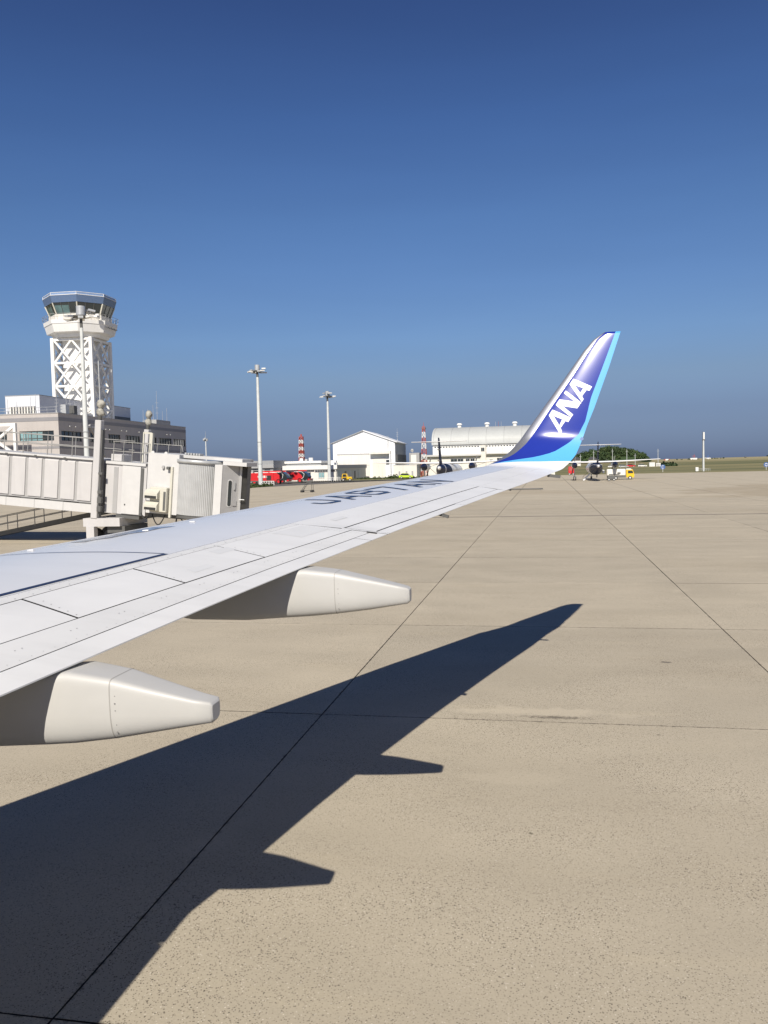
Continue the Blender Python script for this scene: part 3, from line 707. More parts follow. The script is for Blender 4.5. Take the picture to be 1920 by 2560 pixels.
# the corrugated drum
dm = []
n = 44
for z in (-.14, 2.55):
    rg = []
    for q in range(n*2+1):
        an = R(-178)+R(176)*q/(n*2); r = 1.56+(.022 if q % 2 else 0)
        rg.append((6.05+r*math.cos(an)*.98, 1.0+r*math.sin(an)*.98, z))
    dm.append(rg)
db = MB().loft(dm, False, 0, False, False)
shut = bp(db, 'drum_shutter', M['corr'], fix=False)
cp = [[(6.05+(1.6+d)*math.cos(R(-180)+R(180)*q/30), 1.0+(1.6+d)*math.sin(R(-180)+R(180)*q/30), z) for q in range(31)] for d, z in ((-.2, 2.556), (.02, 2.556), (.04, 2.74), (-.2, 2.76))]
bp(MB().loft(cp, False, 0, True, False), 'drum_flashing', M['galv'], shut, fix=False)
bp(MB().loft([[(6.05+1.5*math.cos(R(-180)+R(360)*q/40), 1.0+1.5*math.sin(R(-180)+R(360)*q/40), z) for q in range(40)] for z in (-.33, -.15)], True, 0, True), 'drum_base', M['steel'], shut)
bp(MB().box(5.05, 9.3, .2, 1.9, 2.803, 2.96), 'cab_roof', M['bridgelt'], cab)
bp(MB().box(7.45, 8.0, -.32, 1.6, -.2, 2.60), 'cab_post', M['bridgelt'], cab)
bp(MB().hexa([(7.96, -.30, -.2), (9.05, .7, -.2), (9.05, 1.5, -.2), (7.96, 1.5, -.2), (7.95, -.30, 2.6), (9.05, .7, 2.6), (9.05, 1.5, 2.6), (7.95, 1.5, 2.6)]), 'cab_door_wall', M['bridgegrey'], cab)
def onwall(x, z, d): k = (x-7.95)/1.1; return (x+d*.67, -.30+k*1.0-d*.74, z)
def wallpoly(pts, d0, d1): return MB().prism([onwall(x, z, d0) for x, z in pts], Vector(onwall(8, 0, d1))-Vector(onwall(8, 0, d0)))
def slot(xc, hw, z0, z1, n=10):
    return [(xc+hw*math.cos(math.pi*q/n), z1+hw*math.sin(math.pi*q/n)) for q in range(n+1)]+[(xc-hw*math.cos(math.pi*q/n), z0-hw*math.sin(math.pi*q/n)) for q in range(n+1)]
dw = bp(wallpoly(slot(8.42, .13, .55, 1.75), .004, .03), 'door_window_frame', M['bridgelt'], cab)
bp(wallpoly(slot(8.42, .09, .57, 1.73), .034, .045), 'door_window', M['glass'], dw)
bp(wallpoly([(8.62, 1.35), (8.70, 1.35), (8.70, 1.75), (8.62, 1.75)], .004, .09), 'door_handle', M['galv'], cab)
bp(wallpoly([(8.60, .5), (8.80, .5), (8.80, .78), (8.60, .78)], .004, .06), 'control_box', M['bridgegrey'], cab)
bp(wallpoly([(8.90, -.2), (9.02, -.2), (9.02, 2.6), (8.90, 2.6)], .004, .12), 'door_jamb', M['bridgelt'], cab)
bp(MB().box(7.9, 9.95, -.1, 1.5, 2.605, 2.80), 'canopy_edge', M['bridgelt'], cab)
bl = []
for q in range(11):
    x = 9.06+.55*(q/10); bl.append([(x, .6+(.18 if q % 2 else 0), -.2), (x, 1.15, -.2), (x, 1.15, 2.6), (x, .6+(.18 if q % 2 else 0), 2.6)])
bel = bp(MB().loft(bl, True), 'bellows_curtain', M['canvas'], cab)
bp(MB().tube([(9.05, .4, .85), (9.55, .45, .85)], .03), 'tie_strap', M['galv'], bel)
for c0, w_, d_ in ((3.6, .9, .55), (2.9, .5, .3), (5.4, .6, .28)): bp(MB().tube([(c0+w_*q/8, -.3, -.24-d_*math.sin(math.pi*q/8)) for q in range(9)], .035), 'cable_loop', M['rubber'], cab)
bp(MB().box(3.2, 5.6, 0, 2.6, -.42, -.22), 'cab_underframe', M['steel'], cab)
for x in (5.0, 6.6, 7.2): bp(MB().tube([(x, .2, -.3), (x-.05, .2, -.85)], .04).bbox(x-.2, x+.1, .1, .35, -1.0, -.84, .02), 'sensor_arm', M['rubber'], cab)
cw = MB()
for q in range(6): cw.bbox(5.2+.16*q, 5.32+.16*q, .3, .8, 2.965, 3.08, .02)
bp(cw, 'roof_motor', M['galv'], cab)
# service stair behind the tunnel: real steps
sx0, sz0, sx1, sz1 = -9.6, .12, -.6, 1.75
SY = 3.0
st_ = MB()
for y in (SY, SY+.9): st_.bar((sx0, y, sz0), (sx1, y, sz1), .06, .26)
sto = st_.build('service_stair', M['steel'], bridge)
for q in range(20):
    k = (q+.5)/20; x, z = lerp(sx0, sx1, k), lerp(sz0, sz1, k); MB().box(x-.14, x+.14, SY+.04, SY+.86, z, z+.035).build('step', M['railing'], sto)
for y in (SY-.02, SY+.92):
    rl = MB()
    for hh in (.95, .5): rl.tube([(sx0+.1, y, sz0+.1+hh), (sx1, y, sz1+hh)], .025)
    for q in range(6): k = q/5; x, z = lerp(sx0+.1, sx1, k), lerp(sz0+.1, sz1, k); rl.tube([(x, y, z), (x, y, z+.95)], .025)
    rl.tube([(sx0-.2, y, sz0+.25), (sx0+.1, y, sz0+1.05)], .025)
    rl.build('hand_rail', M['railing'], sto)

# ================================================================== terminal block and control tower
TS, TA = 128.05, -80.2
term = thing('terminal_building', 'low terminal block with grey bands, rooftop plant room and aerials behind the bridge', 'building', TS, TA, 0, R(-7.9))
# storeys as stacked bands; local x runs left (negative), y runs away
BD = [(0, 7.2, 'pink'), (7.2, 8.0, 'pink'), (8.0, 8.42, 'pinkdark'), (8.42, 12.66, 'pink'), (12.66, 13.28, 'pinkdark'), (13.28, 13.9, 'pink')]
XW, YD = -46, 57.7
def wallface(z0, z1, holes, m, name):
    """front and right faces of a storey with real window openings"""
    mb = MB()
    def face(u0, u1, P, hs):
        u = u0
        for h0, h1 in sorted(hs):
            mb.add([P(u, z0), P(h0, z0), P(h0, z1), P(u, z1)], [(0, 1, 2, 3)])
            mb.add([P(h0, z0), P(h1, z0), P(h1, 9.33), P(h0, 9.33)], [(0, 1, 2, 3)]); mb.add([P(h0, 11.03), P(h1, 11.03), P(h1, z1), P(h0, z1)], [(0, 1, 2, 3)])
            for e in (h0, h1): mb.add([P(e, 9.33), P(e, 11.03), P(e, 11.03, .35), P(e, 9.33, .35)], [(0, 1, 2, 3)])
            for zz in (9.33, 11.03): mb.add([P(h0, zz), P(h1, zz), P(h1, zz, .35), P(h0, zz, .35)], [(0, 1, 2, 3)])
            u = h1
        mb.add([P(u, z0), P(u1, z0), P(u1, z1), P(u, z1)], [(0, 1, 2, 3)])
    face(XW, 0, lambda u, z, d=0: (u, d, z), holes[0]); face(0, YD, lambda u, z, d=0: (-d, u, z), holes[1])
    return mb.build(name, m, term, fix=False)
FH = [(-7.1, -.9), (-16.2, -9.4), (-24, -18), (-32, -26)]
RH = [(u*1.127, v*1.127) for u, v in ((.75, 6.95), (9.7, 14.8), (16.0, 20.5), (22.5, 28.5), (29.7, 36.0), (36.9, 43.4), (44.2, 50.7))]
for z0, z1, mm in BD:
    if z0 == 8.42: wl_ = wallface(z0, z1, (FH, RH), M['pink'], 'wall')
    elif mm == 'pinkdark': MB().box(XW, .04, -.04, YD, z0, z1).build('wall_band', M[mm], term)
    else: MB().box(XW, 0, 0, YD, z0, z1-.002).build('wall', M[mm], term)
MB().box(XW, .08, -.08, YD+.05, 13.9, 14.02).build('roof_coping', M['bridgegrey'], term)
MB().box(XW, -.4, .4, YD, 8.43, 12.6).build('inner_floor', M['frame'], term)
for h0, h1 in FH:
    wn = MB(); n = 6
    for q in range(n+1): wn.box(lerp(h0, h1, q/n)-.05, lerp(h0, h1, q/n)+.05, .12, .22, 9.34, 11.02)
    for zz in (9.34, 9.75, 10.94): wn.box(h0+.06, h1-.06, .10, .20, zz, zz+.08)
    wo_ = wn.build('window_frame', M['frame'], term)
    for q in range(n): MB().box(lerp(h0, h1, q/n)+.06, lerp(h0, h1, (q+1)/n)-.06, .205, .218, 9.42, 10.94).build('pane', M['teal' if q < 4 else 'glass'], wo_)
for h0, h1 in RH:
    wn = MB(); n = 5
    for q in range(n+1): wn.box(-.22, -.12, lerp(h0, h1, q/n)-.05, lerp(h0, h1, q/n)+.05, 9.34, 11.02)
    for zz in (9.34, 10.94): wn.box(-.20, -.10, h0+.06, h1-.06, zz, zz+.08)
    wo_ = wn.build('window_frame', M['frame'], term)
    for q in range(n): MB().box(-.218, -.205, lerp(h0, h1, q/n)+.06, lerp(h0, h1, (q+1)/n)-.06, 9.42, 10.94).build('pane', M['glass'], wo_)
for y in (3.5, 5.5, 16.8, 18.4, 23.4, 25.6, 31.5, 33.8, 46, 48): MB().bbox(.002, .25, y-.1, y+.1, 11.75, 11.95, .03).build('wall_lamp', M['lampglass'], term)
# white cross-braced frame in front of the left part
xf = MB()
for x in (-5.0, -12.0): xf.box(x-.45, x, -4.6, -4.1, 0, 12.2)
xf.box(-12.0, -5.45, -4.58, -4.12, 11.7, 12.18); xf.box(-11.99, -5.46, -4.58, -4.12, 6.6, 7.0)
xf.build('braced_frame', M['twhite'], term)
xb = MB(); xb.bar((-11.9, -4.35, 7.0), (-5.3, -4.35, 11.8), .42, .4); xb.build('brace', M['twhite'], term)
xb = MB(); xb.bar((-11.9, -4.33, 11.8), (-5.3, -4.33, 7.0), .40, .42); xb.build('brace', M['twhite'], term)
br = MB().bar((.6, 9.6, 12.3), (.6, 15.5, 6.5), .35); br.build('brace', M['bridgegrey'], term); MB().bar((.6, 8.0, 12.0), (.6, 14.8, 12.0), .3).build('canopy_beam', M['bridgelt'], term)
# plant room
ph = MB().box(-15.0, -8.4, 9.0, 46.4, 14.02, 17.9).build('plant_room', M['penthouse'], term)
MB().box(-15.05, -8.35, 8.95, 46.45, 17.9, 18.02).build('plant_room_coping', M['roofgrey'], ph)
MB().box(-14.2, -9.2, 8.90, 8.99, 14.05, 15.95).build('louvre_recess', M['frame'], ph)
for q in range(9): MB().box(-14.1+q*.55, -13.85+q*.55, 8.80, 8.895, 14.1, 15.9).build('louvre', M['cream'], ph)
MB().box(-8.39, -8.3, 38.0, 46, 14.3, 15.8).build('louvre_recess', M['frame'], ph)
MB().box(-8.39, -8.25, 17, 19.5, 14.1, 16.5).build('roof_door', M['frame'], ph)
random.seed(3)
def aerial(x, y, h, z=14.02, cage=False, parent=term):
    mb = MB().cyl((x, y, z), (x, y, z+h), .05, .025, 6)
    mb.box(x-.09, x+.09, y-.09, y+.09, z, z+.5)
    if cage:
        for q in range(3): mb.tube([(x-.35, y, z+h*(.35+.15*q)), (x+.35, y, z+h*(.35+.15*q))], .03, 5)
    return mb.build('aerial', M['galv'], parent)
for x, y, h, cg in ((-9.6, 1, 2.6, 0), (-8.0, 1, 2.2, 1), (-6.0, 2, 3.0, 0), (-4.8, 1.5, 3.4, 0), (-1.3, 2, 3.5, 1), (-.6, 4, 2.4, 0), (-13, 1.5, 2.8, 1), (-.7, 7, 2.5, 1), (-.8, 10, 1.8, 0), (-2.6, 9, 6.4, 1), (-.6, 12, 3.5, 0), (-16.5, 2, 3.4, 0), (-18, 2, 3, 1),
                    (-2, 41, 3.2, 0), (-1.6, 43, 4.2, 0), (-1.8, 45.6, 7.5, 1), (-1.4, 47.6, 3.2, 0), (-1.2, 49.6, 4.0, 0), (-1.5, 37.5, 2.8, 0)): aerial(x, y, h, cage=cg)
MB().box(-3.2, -.5, 42, 49.8, 14.02, 15.0).build('roof_cabinet', M['stationgrey'], term)
for y in (3.2, 6.0): MB().bbox(-1.4, -.3, y, y+1.2, 14.02, 15.6, .05).build('roof_unit', M['steel' if y > 5 else 'galv'], term)
MB().bbox(-1.1, -.3, 9.6, 13, 14.02, 14.5, .1).build('roof_unit', M['white'], term)
rl = MB()
for zz in (14.5, 15.0): rl.tube([(-30, .3, zz), (-.3, .3, zz)], .03, 5)
for q in range(20): rl.tube([(-30+1.55*q, .3, 14.02), (-30+1.55*q, .3, 15.0)], .025, 5)
rl.build('roof_rail', M['galv'], term)

tower = thing('control_tower', 'white lattice-braced airport control tower with dark glass cab and blue roof fascia', 'control tower', 155.4, -91.4, 14.02, R(-7.9))
Q = 4.0; TZ = 30.4-14.02
MB().box(-2.7, 2.9, -2.6, 2.8, 0, TZ+.3).build('shaft', M['twhite'], tower)
for x in (-Q, Q):
    for y in (-Q, Q): MB().bbox(x-.34, x+.34, y-.34, y+.34, 0, TZ, .03).build('corner_column', M['twhite'], tower)
levels = [TZ-.35-4.55*q for q in range(4)]+[0.2]
for sx_, ax in ((-1, 'y'), (1, 'x'), (1, 'y'), (-1, 'x')):
    def P(u, z, o=0):
        d = sx_*(Q+o); return (u, d, z) if ax == 'y' else (d, u, z)
    for z in levels[:-1]: MB().bar(P(-Q+.345, z), P(Q-.345, z), .42, .42).build('cross_beam', M['twhite'], tower)
    for z1, z0 in zip(levels, levels[1:]):
        if z1-z0 < 1.5: continue
        for u0, u1 in ((-Q+.3, 0), (0, Q-.3)):
            MB().bar(P(u0, z0+.05, .012), P(u1, z1-.05, .012), .36, .34).build('brace', M['twhite'], tower)
            MB().bar(P(u0, z1-.05, -.012), P(u1, z0+.05, -.012), .36, .34).build('brace', M['twhite'], tower)
MB().cyl((Q+.9, -Q+1.0, 0), (Q+.9, -Q+1.0, TZ*.72), .12, n=10).build('riser_pipe', M['galv'], tower)
def octring(r, z): return [(r*.955*math.cos(R(22.5+45*q)), r*.955*math.sin(R(22.5+45*q)), z) for q in range(8)]
def oct_(name, pts, m, parent=tower, cap=True): return MB().loft([octring(r, z) for r, z in pts], cap).build(name, m, parent)
z_ = TZ
oct_('neck', [(5.5, z_+.05), (5.8, z_+.75)], M['twhite'])
oct_('balcony', [(5.85, z_+.76), (6.75, z_+.92), (7.2, z_+2.45), (7.3, z_+2.46), (7.4, z_+3.2)], M['twhite'])
oct_('cab_base', [(6.3, z_+3.26), (6.3, z_+4.35)], M['cream'])
cabg = oct_('cab_glass', [(5.9, z_+4.36), (6.85, z_+6.5)], M['glass'])
for q in range(8):
    a0, a1 = octring(5.93, z_+4.36)[q], octring(6.88, z_+6.5)[q]; MB().bar(a0, a1, .22).build('cab_mullion', M['ivory'], cabg)
    n0, n1 = octring(5.93, z_+4.36)[(q+1) % 8], octring(6.88, z_+6.5)[(q+1) % 8]
    for k in (.33, .67): MB().bar(Vector(a0).lerp(Vector(n0), k), Vector(a1).lerp(Vector(n1), k), .08).build('glazing_bar', M['frame'], cabg)
    for k0, k1 in ((.04, .32), (.35, .65)):                    # lower blinds seen through the glass
        if q in (0, 4, 5): 
            c = [Vector(a0).lerp(Vector(n0), k0), Vector(a0).lerp(Vector(n0), k1), Vector(a1).lerp(Vector(n1), k1), Vector(a1).lerp(Vector(n1), k0)]
            c[2] = c[1].lerp(c[2], .75); c[3] = c[0].lerp(c[3], .75); o = sum(c, Vector())/4; ou = Vector((o.x, o.y, 0)).normalized()*.03
            MB().prism([p+ou for p in c], ou*.3).build('pane', M['tealdark'], cabg)
roof = oct_('roof_fascia', [(6.95, z_+6.51), (7.35, z_+7.75), (7.3, z_+7.8)], M['skyblue'])
oct_('roof_edge', [(7.38, z_+7.81), (7.38, z_+7.9)], M['twhite'], roof)
rr = MB()
for q in range(8):
    a0, a1 = octring(7.25, z_+8.36)[q], octring(7.25, z_+8.36)[(q+1) % 8]; rr.bar(a0, a1, .07); rr.bar((a0[0], a0[1], z_+7.9), a0, .07)
    lo, hi = [Vector(p) for p in (octring(7.22, z_+7.92)[q], octring(7.22, z_+7.92)[(q+1) % 8])], [Vector(p) for p in (octring(7.22, z_+8.3)[q], octring(7.22, z_+8.3)[(q+1) % 8])]
    mid = (lo[0]+lo[1])/2; ou = Vector((mid.x, mid.y, 0)).normalized()*.03; MB().prism([lo[0], lo[1], hi[1], hi[0]], -ou).build('parapet_panel', M['palefascia'], roof)
rr.build('roof_rail', M['twhite'], roof)
rr = MB()
for hh in (.55, 1.1):
    for q in range(8): rr.bar(octring(7.6, z_+3.2+hh)[q], octring(7.6, z_+3.2+hh)[(q+1) % 8], .05)
for q in range(8):
    p0, p1 = Vector(octring(7.42, z_+3.2)[q]), Vector(octring(7.42, z_+3.2)[(q+1) % 8])
    for k in range(4): b0 = p0.lerp(p1, k/4); rr.bar(b0, b0*1.02+Vector((0, 0, 1.1-b0.z*.02)), .05)
rr.build('balcony_rail', M['railing'], tower)
for q in range(4): MB().bbox(6.45, 6.9, -2.2+1.2*q, -1.9+1.2*q, z_+1.85, z_+2.1, .02).build('wall_vent', M['frame'], tower)
MB().bbox(5.6, 6.3, -4.9, -4.4, z_+3.26, z_+4.2, .05).build('balcony_box', M['white'], tower)

# ================================================================== high-mast lamps
def high_mast(label, s, a, h, rb, seed):
    o = thing('high_mast_lamp', label, 'light mast', s, a, 0, group='high-mast apron lamps')
    rn = random.Random(seed)
    MB().cyl((0, 0, 0), (0, 0, h*.55), rb, rb*.78, 16).build('mast', M['polegrey'], o)
    m2 = MB().cyl((0, 0, h*.55), (0, 0, h-2.9), rb*.74, rb*.55, 16).build('upper_mast', M['polegrey'], o)
    MB().cyl((0, 0, h-2.9), (0, 0, h-1.6), rb*.5, rb*.5, 14).build('mast_neck', M['steel'], o)
    for k in (.18, .36): MB().cyl((0, 0, h*k), (0, 0, h*k+.12), rb*1.02, rb*1.02, 16).build('mast_joint', M['galv'], o)
    hd = MB().cyl((0, 0, h-1.45), (0, 0, h-.25), .54, .54, 18).build('head_drum', M['galv'], o)
    MB().cyl((0, 0, h-1.6), (0, 0, h-1.46), 1.1, 1.1, 20).build('lamp_ring', M['steel'], o)
    for q in range(10):
        an = q*2*math.pi/10+rn.random()*.2; c, s_ = math.cos(an), math.sin(an); r1 = rn.uniform(1.5, 1.95); z = h-1.62+rn.uniform(-.35, .12)
        if rn.random() < .2: z += .9; r1 -= .5
        f = MB(); dz = rn.uniform(-.18, .05)
        p, t_ = Vector((c*r1, s_*r1, z)), Vector((-s_, c, 0)); d = Vector((c, s_, dz)).normalized(); n_ = d.cross(t_)
        f.hexa([p+d*i*.42+t_*j*.30+n_*k*.12 for k in (-1, 1) for i, j in ((-1, -1), (1, -1), (1, 1), (-1, 1))])
        fl = f.build('floodlight', M['galv' if q % 3 else 'white'], o)
        MB().bar((c*.9, s_*.9, h-1.53), p-d*.3, .08).build('lamp_arm', M['steel'], fl)
    MB().bbox(-.55, .55, -.55, .55, 0, .25, .04).build('base_plinth', M['stationgrey'], o)
    return o
high_mast('tall grey high-mast lamp standing in front of the control tower', 96, -56.4, 24.7, .36, 1)
high_mast('grey high-mast lamp beside the red fire engines', 175, -61.4, 26.6, .50, 2)
high_mast('grey high-mast lamp in front of the low white office', 217.4, -56.9, 24.2, .46, 5)
fl_ = thing('floodlight_pole', 'small distant floodlight pole right of the terminal block', 'light mast', 262, -110.6)
MB().cyl((0, 0, 0), (0, 0, 13.8), .28, .18, 10).build('pole', M['polegrey'], fl_)
MB().cyl((0, 0, 13.8), (0, 0, 16.6), .07, .03, 6).build('lightning_rod', M['galv'], fl_)
for q in range(6): MB().bbox(-1+.0+math.cos(q)*.5+.6, -.4+math.cos(q)*.5+.6, math.sin(q)*.6-.25, math.sin(q)*.6+.25, 13.3+.25*(q % 3), 13.9+.25*(q % 3), .05).build('floodlight', M['galv'], fl_)
rp_ = thing('camera_pole', 'slim concrete pole with a pale box on top at the edge of the grass', 'pole', 258, 45.3)
MB().cyl((0, 0, 0), (0, 0, 9.3), .30, .2, 12).build('pole', M['polegrey'], rp_)
MB().bbox(-.12, .28, -.3, .1, 9.3, 11.4, .04).build('aerial_panel', M['white'], rp_)
MB().bbox(-.3, .45, -.2, .2, 9.0, 9.3, .03).build('bracket', M['steel'], rp_); MB().cyl((-.32, 0, 0), (-.32, 0, 11.6), .05, n=6).build('cable_duct', M['steel'], rp_)
cf = MB()
for q in range(9): cf.tube([(-2.3+.5*q, -.8, 0), (-2.3+.5*q, -.8, .8)], .03, 5)
for zz in (.4, .8): cf.tube([(-2.3, -.8, zz), (1.7, -.8, zz)], .03, 5)
cf.build('fence', M['galv'], thing('pole_fence', 'low grey railing round the foot of the slim concrete pole', 'fence', 258, 45.3))
cb = thing('white_cabinet', 'small white electrical cabinet beside the slim concrete pole', 'cabinet', 256.5, 43.2)
MB().bbox(-.4, .4, -.3, .3, .1, 1.25, .03).build('cabinet_body', M['white'], cb); MB().box(-.3, .3, -.2, .2, 0, .1).build('plinth', M['stationgrey'], cb)

# ================================================================== buildings behind the apron
def win(o, x0, x1, z0, z1, y=-.004, cols=2, g='glass', parent=None):
    f = MB(); w_ = .09
    f.box(x0-w_, x1+w_, y-.07, y, z1, z1+w_).box(x0-w_, x1+w_, y-.10, y, z0-w_, z0)
    for q in range(cols+1): xx = lerp(x0, x1, q/cols); f.box(xx-w_/2, xx+w_/2, y-.06, y, z0, z1)
    fr = f.build('window_frame', M['bridgegrey'], parent or o)
    for q in range(cols): MB().box(lerp(x0, x1, q/cols)+w_/2, lerp(x0, x1, (q+1)/cols)-w_/2, y-.03, y-.001, z0, z1).build('pane', M[g], fr)

fs_ = thing('fire_station', 'grey single-storey fire station with dark open bays behind the fire engines', 'building', 214, -71.5)
bays = [(-11.0, -9.4), (-8.3, -6.6), (-5.6, -4.0), (-2.4, -.8)]
wb = MB(); x = -26
for b0, b1 in [(-24, -22), (-20, -18.2), (-16.5, -14.8), (-13.5, -12)]+bays: wb.box(x, b0, 0, .4, .1, 3.9); wb.box(b0, b1, .15, .4, 3.2, 3.9); x = b1
wb.box(x, 0, 0, .4, .1, 3.9); wb.box(-.4, 0, .4, 12, .1, 3.9)
wb.build('wall', M['stationgrey'], fs_)
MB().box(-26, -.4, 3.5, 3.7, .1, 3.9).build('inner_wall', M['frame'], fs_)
MB().box(-26.2, .3, -.5, 12, 3.9, 4.75).build('roof_slab', M['stationgrey'], fs_); MB().box(-26, .1, .1, 11.8, 4.75, 5.9).build('roof_parapet', M['roofgrey'], fs_)
ob = thing('office_building', 'low white office with stacked flat roofs behind the fire engines', 'building', 222, -56)
MB().box(-18.2, 0, 0, 37.5, .1, 3.2).build('wall', M['cream'], ob)
MB().box(-18.5, .25, -.8, 37.8, 3.202, 4.35).build('roof_fascia', M['white'], ob)
MB().box(.252, .30, -.7, 37.6, 3.3, 4.3).build('shaded_fascia', M['stationgrey'], ob)  # grey paints in the shadow on the office's right side
MB().box(-17.4, -5.0, 2.2, 14, 4.352, 5.0).build('upper_wall', M['roofgrey'], ob); MB().box(-17.6, -4.8, 1.8, 14.4, 5.002, 5.6).build('upper_roof', M['white'], ob)
MB().box(-6.2, -.1, -.6, -.02, .1, 3.1).build('entrance_block', M['cream'], ob)
win(ob, -9.4, -7.4, 1.0, 2.4); win(ob, -9.6, -6.8, .2, .75, cols=3); win(ob, -16.5, -14, 1.1, 2.4); win(ob, -13, -10.5, 1.1, 2.4)
win(ob, -5.0, -3.4, .9, 2.3, y=-.604, g='teal'); win(ob, -6.0, -.3, 2.55, 2.95, y=-.604, cols=8)
for q in range(5): MB().box(.02, .1, 3+6*q, 4.8+6*q, .3, 2.5).build('side_door', M['frame' if q % 2 else 'white'], ob)
for x, y, w_ in ((-12, 5, .8), (-10.5, 5, .6), (-9.3, 5, .9), (-2.5, 4, .7), (-1.3, 3, .6), (-3.8, 8, 1.3)): MB().bbox(x, x+w_*1.2, y, y+w_, 4.352 if x > -5 else 5.602, (4.352 if x > -5 else 5.602)+w_, .06).build('roof_unit', M['white' if w_ > .65 else 'galv'], ob)

h1 = thing('gable_hangar', 'white gable-roofed hangar with grey shaded side wall', 'hangar', 265, -47.5, 0, R(-7.9))
MB().prism([(-20.2, 0, 0), (0, 0, 0), (0, 0, 11.4), (-10.1, 0, 15.1), (-20.2, 0, 11.4)], (0, 31, 0)).build('wall', M['hangar'], h1)
for x0, x1, xm in ((-20.9, -10.1, 1), (.7, -10.1, -1)):
    MB().hexa([(x0, -.5, 11.15), (x1, -.5, 15.12), (x1, 31.5, 15.12), (x0, 31.5, 11.15), (x0, -.5, 11.4), (x1, -.5, 15.42), (x1, 31.5, 15.42), (x0, 31.5, 11.4)]).build('roof', M['hangar' if xm < 0 else 'roofgrey'], h1)
sw = MB().box(.004, .12, .4, 30.8, 3.5, 11.1).build('shaded_cladding', M['hangshade'], h1)  # side wall's shade is in this darker colour
for q in range(11): MB().box(.122, .3, 1+2.9*q, 1.25+2.9*q, 3.6, 7.4).build('side_rib', M['steel'], sw)
MB().box(-19.0, -8.2, -.12, -.004, 7.55, 7.9).build('door_rail', M['bridgegrey'], h1)
for x0, x1 in ((-18.9, -13.9), (-13.6, -8.2)):
    d = MB().box(x0, x1, -.10, -.004, .2, 7.5).build('hangar_door', M['cream'], h1); MB().box(x0+.05, x1-.05, -.13, -.102, 4.05, 4.13).build('door_seam', M['bridgegrey'], d)
MB().box(-8.0, -1.2, -2.0, -.004, 7.6, 8.5).build('canopy', M['cream'], h1); MB().box(-1.6, -1.2, -2.0, -.004, .2, 7.55).build('canopy_leg', M['hangar'], h1)
MB().box(-7.4, -3.1, -.10, -.004, .2, 6.2).build('hangar_door', M['cream'], h1); win(h1, -2.9, -1.8, 4.2, 5.6, cols=1)
for q in range(14): MB().box(-19.6+1.4*q, -19.54+1.4*q, -.03, -.003, 8.0, 11.2).build('siding_seam', M['bridgegrey'], h1)
ld = MB()
for x in (-2.4, -2.0): ld.tube([(x, -.25, 7.6), (x, -.25, 13.4)], .04, 5)
for q in range(14): ld.tube([(-2.4, -.25, 7.8+.4*q), (-2.0, -.25, 7.8+.4*q)], .025, 5)
ld.build('ladder', M['galv'], h1)
aerial(-1.5, 20, 4.4, 12.2, True, h1)
lw = thing('boundary_wall', 'low white wall running right of the gable-roofed hangar', 'wall', 250, -38.2)
MB().box(-7.2, 0, 0, 6, 0, 3.8).build('wall_body', M['cream'], lw); MB().box(-7.3, .1, -.1, 6.1, 3.802, 3.95).build('coping', M['white'], lw)
for x in (-5.6, -3.4, -1.6): MB().box(x, x+.5, -.05, -.002, .2, 2.0).build('panel', M['stationgrey'], lw)

h2 = thing('vaulted_hangar', 'large hangar with grey barrel roof, round vents and a row of small windows', 'hangar', 292, -38.8)
XL = 36.5
MB().box(0, XL, 0, 26, 0, 10.6).build('wall', M['white'], h2)
vr = []
for x in (-.3, XL+.3): vr.append([(x, 13-13.6*math.cos(math.pi*q/24), 10.9+6.1*math.sin(math.pi*q/24)**.8) for q in range(25)])
vr2 = [[(x, y, z-.35) for x, y, z in r] for r in vr]
vo = MB().loft(vr, False, 0, True, False); vo.loft(vr2, False, 0, True, False); vo.loft([vr[0], vr2[0]], False, 0, False, False).loft([vr[1], vr2[1]], False, 0, False, False)
vault = vo.build('vault_roof', M['vault'], h2, fix=False)
for k in range(2): MB().add(vr2[k], [tuple(range(25))]).build('gable_end', M['hangshade' if k else 'white'], h2, fix=False).location.x = (.35, -.35)[k]  # right end takes the shade-coloured siding
for q in range(6):
    x = q*6.1+.3; sr = [[(x+d, 13-13.64*math.cos(math.pi*k/24), 10.93+6.13*math.sin(math.pi*k/24)**.8) for k in range(25)] for d in (0, .12)]
    MB().loft(sr, False, 0, True, False).build('roof_seam', M['roofgrey'], vault, fix=False)
for q in range(36): MB().box(.6+q*1.0, 1.15+q*1.0, -.02, -.002, 9.55, 9.95).build('clerestory_pane', M['glass'], h2)
for x in (8.2, 18.2, 28.1): MB().cyl((x, 13, 16.9), (x, 13, 17.9), .7, .7, 12).cyl((x, 13, 17.9), (x, 13, 18.5), 1.05, .75, 12).build('roof_vent', M['white'], vault)
for x in (21.4, 22.4, 23.4): MB().cyl((x, 10, 16.6), (x, 10, 18.6), .05, n=5).build('aerial', M['mred' if x == 22.4 else 'galv'], vault)
an = MB().box(-2.5, 16.8, -4, -.01, 0, 6.5).box(18.8, XL, -3.5, -.012, 0, 6.9).build('annex', M['cream'], h2)
MB().box(-3.2, 17.2, -5.2, -.01, 6.502, 7.1).build('annex_roof', M['bridgelt'], an); MB().box(18.9, XL, -4.8, -.01, 6.902, 7.4).build('annex_roof', M['bridgelt'], an)
MB().box(16.85, 18.75, -4.4, -.01, 0, 10.0).build('stair_block', M['cream'], h2)
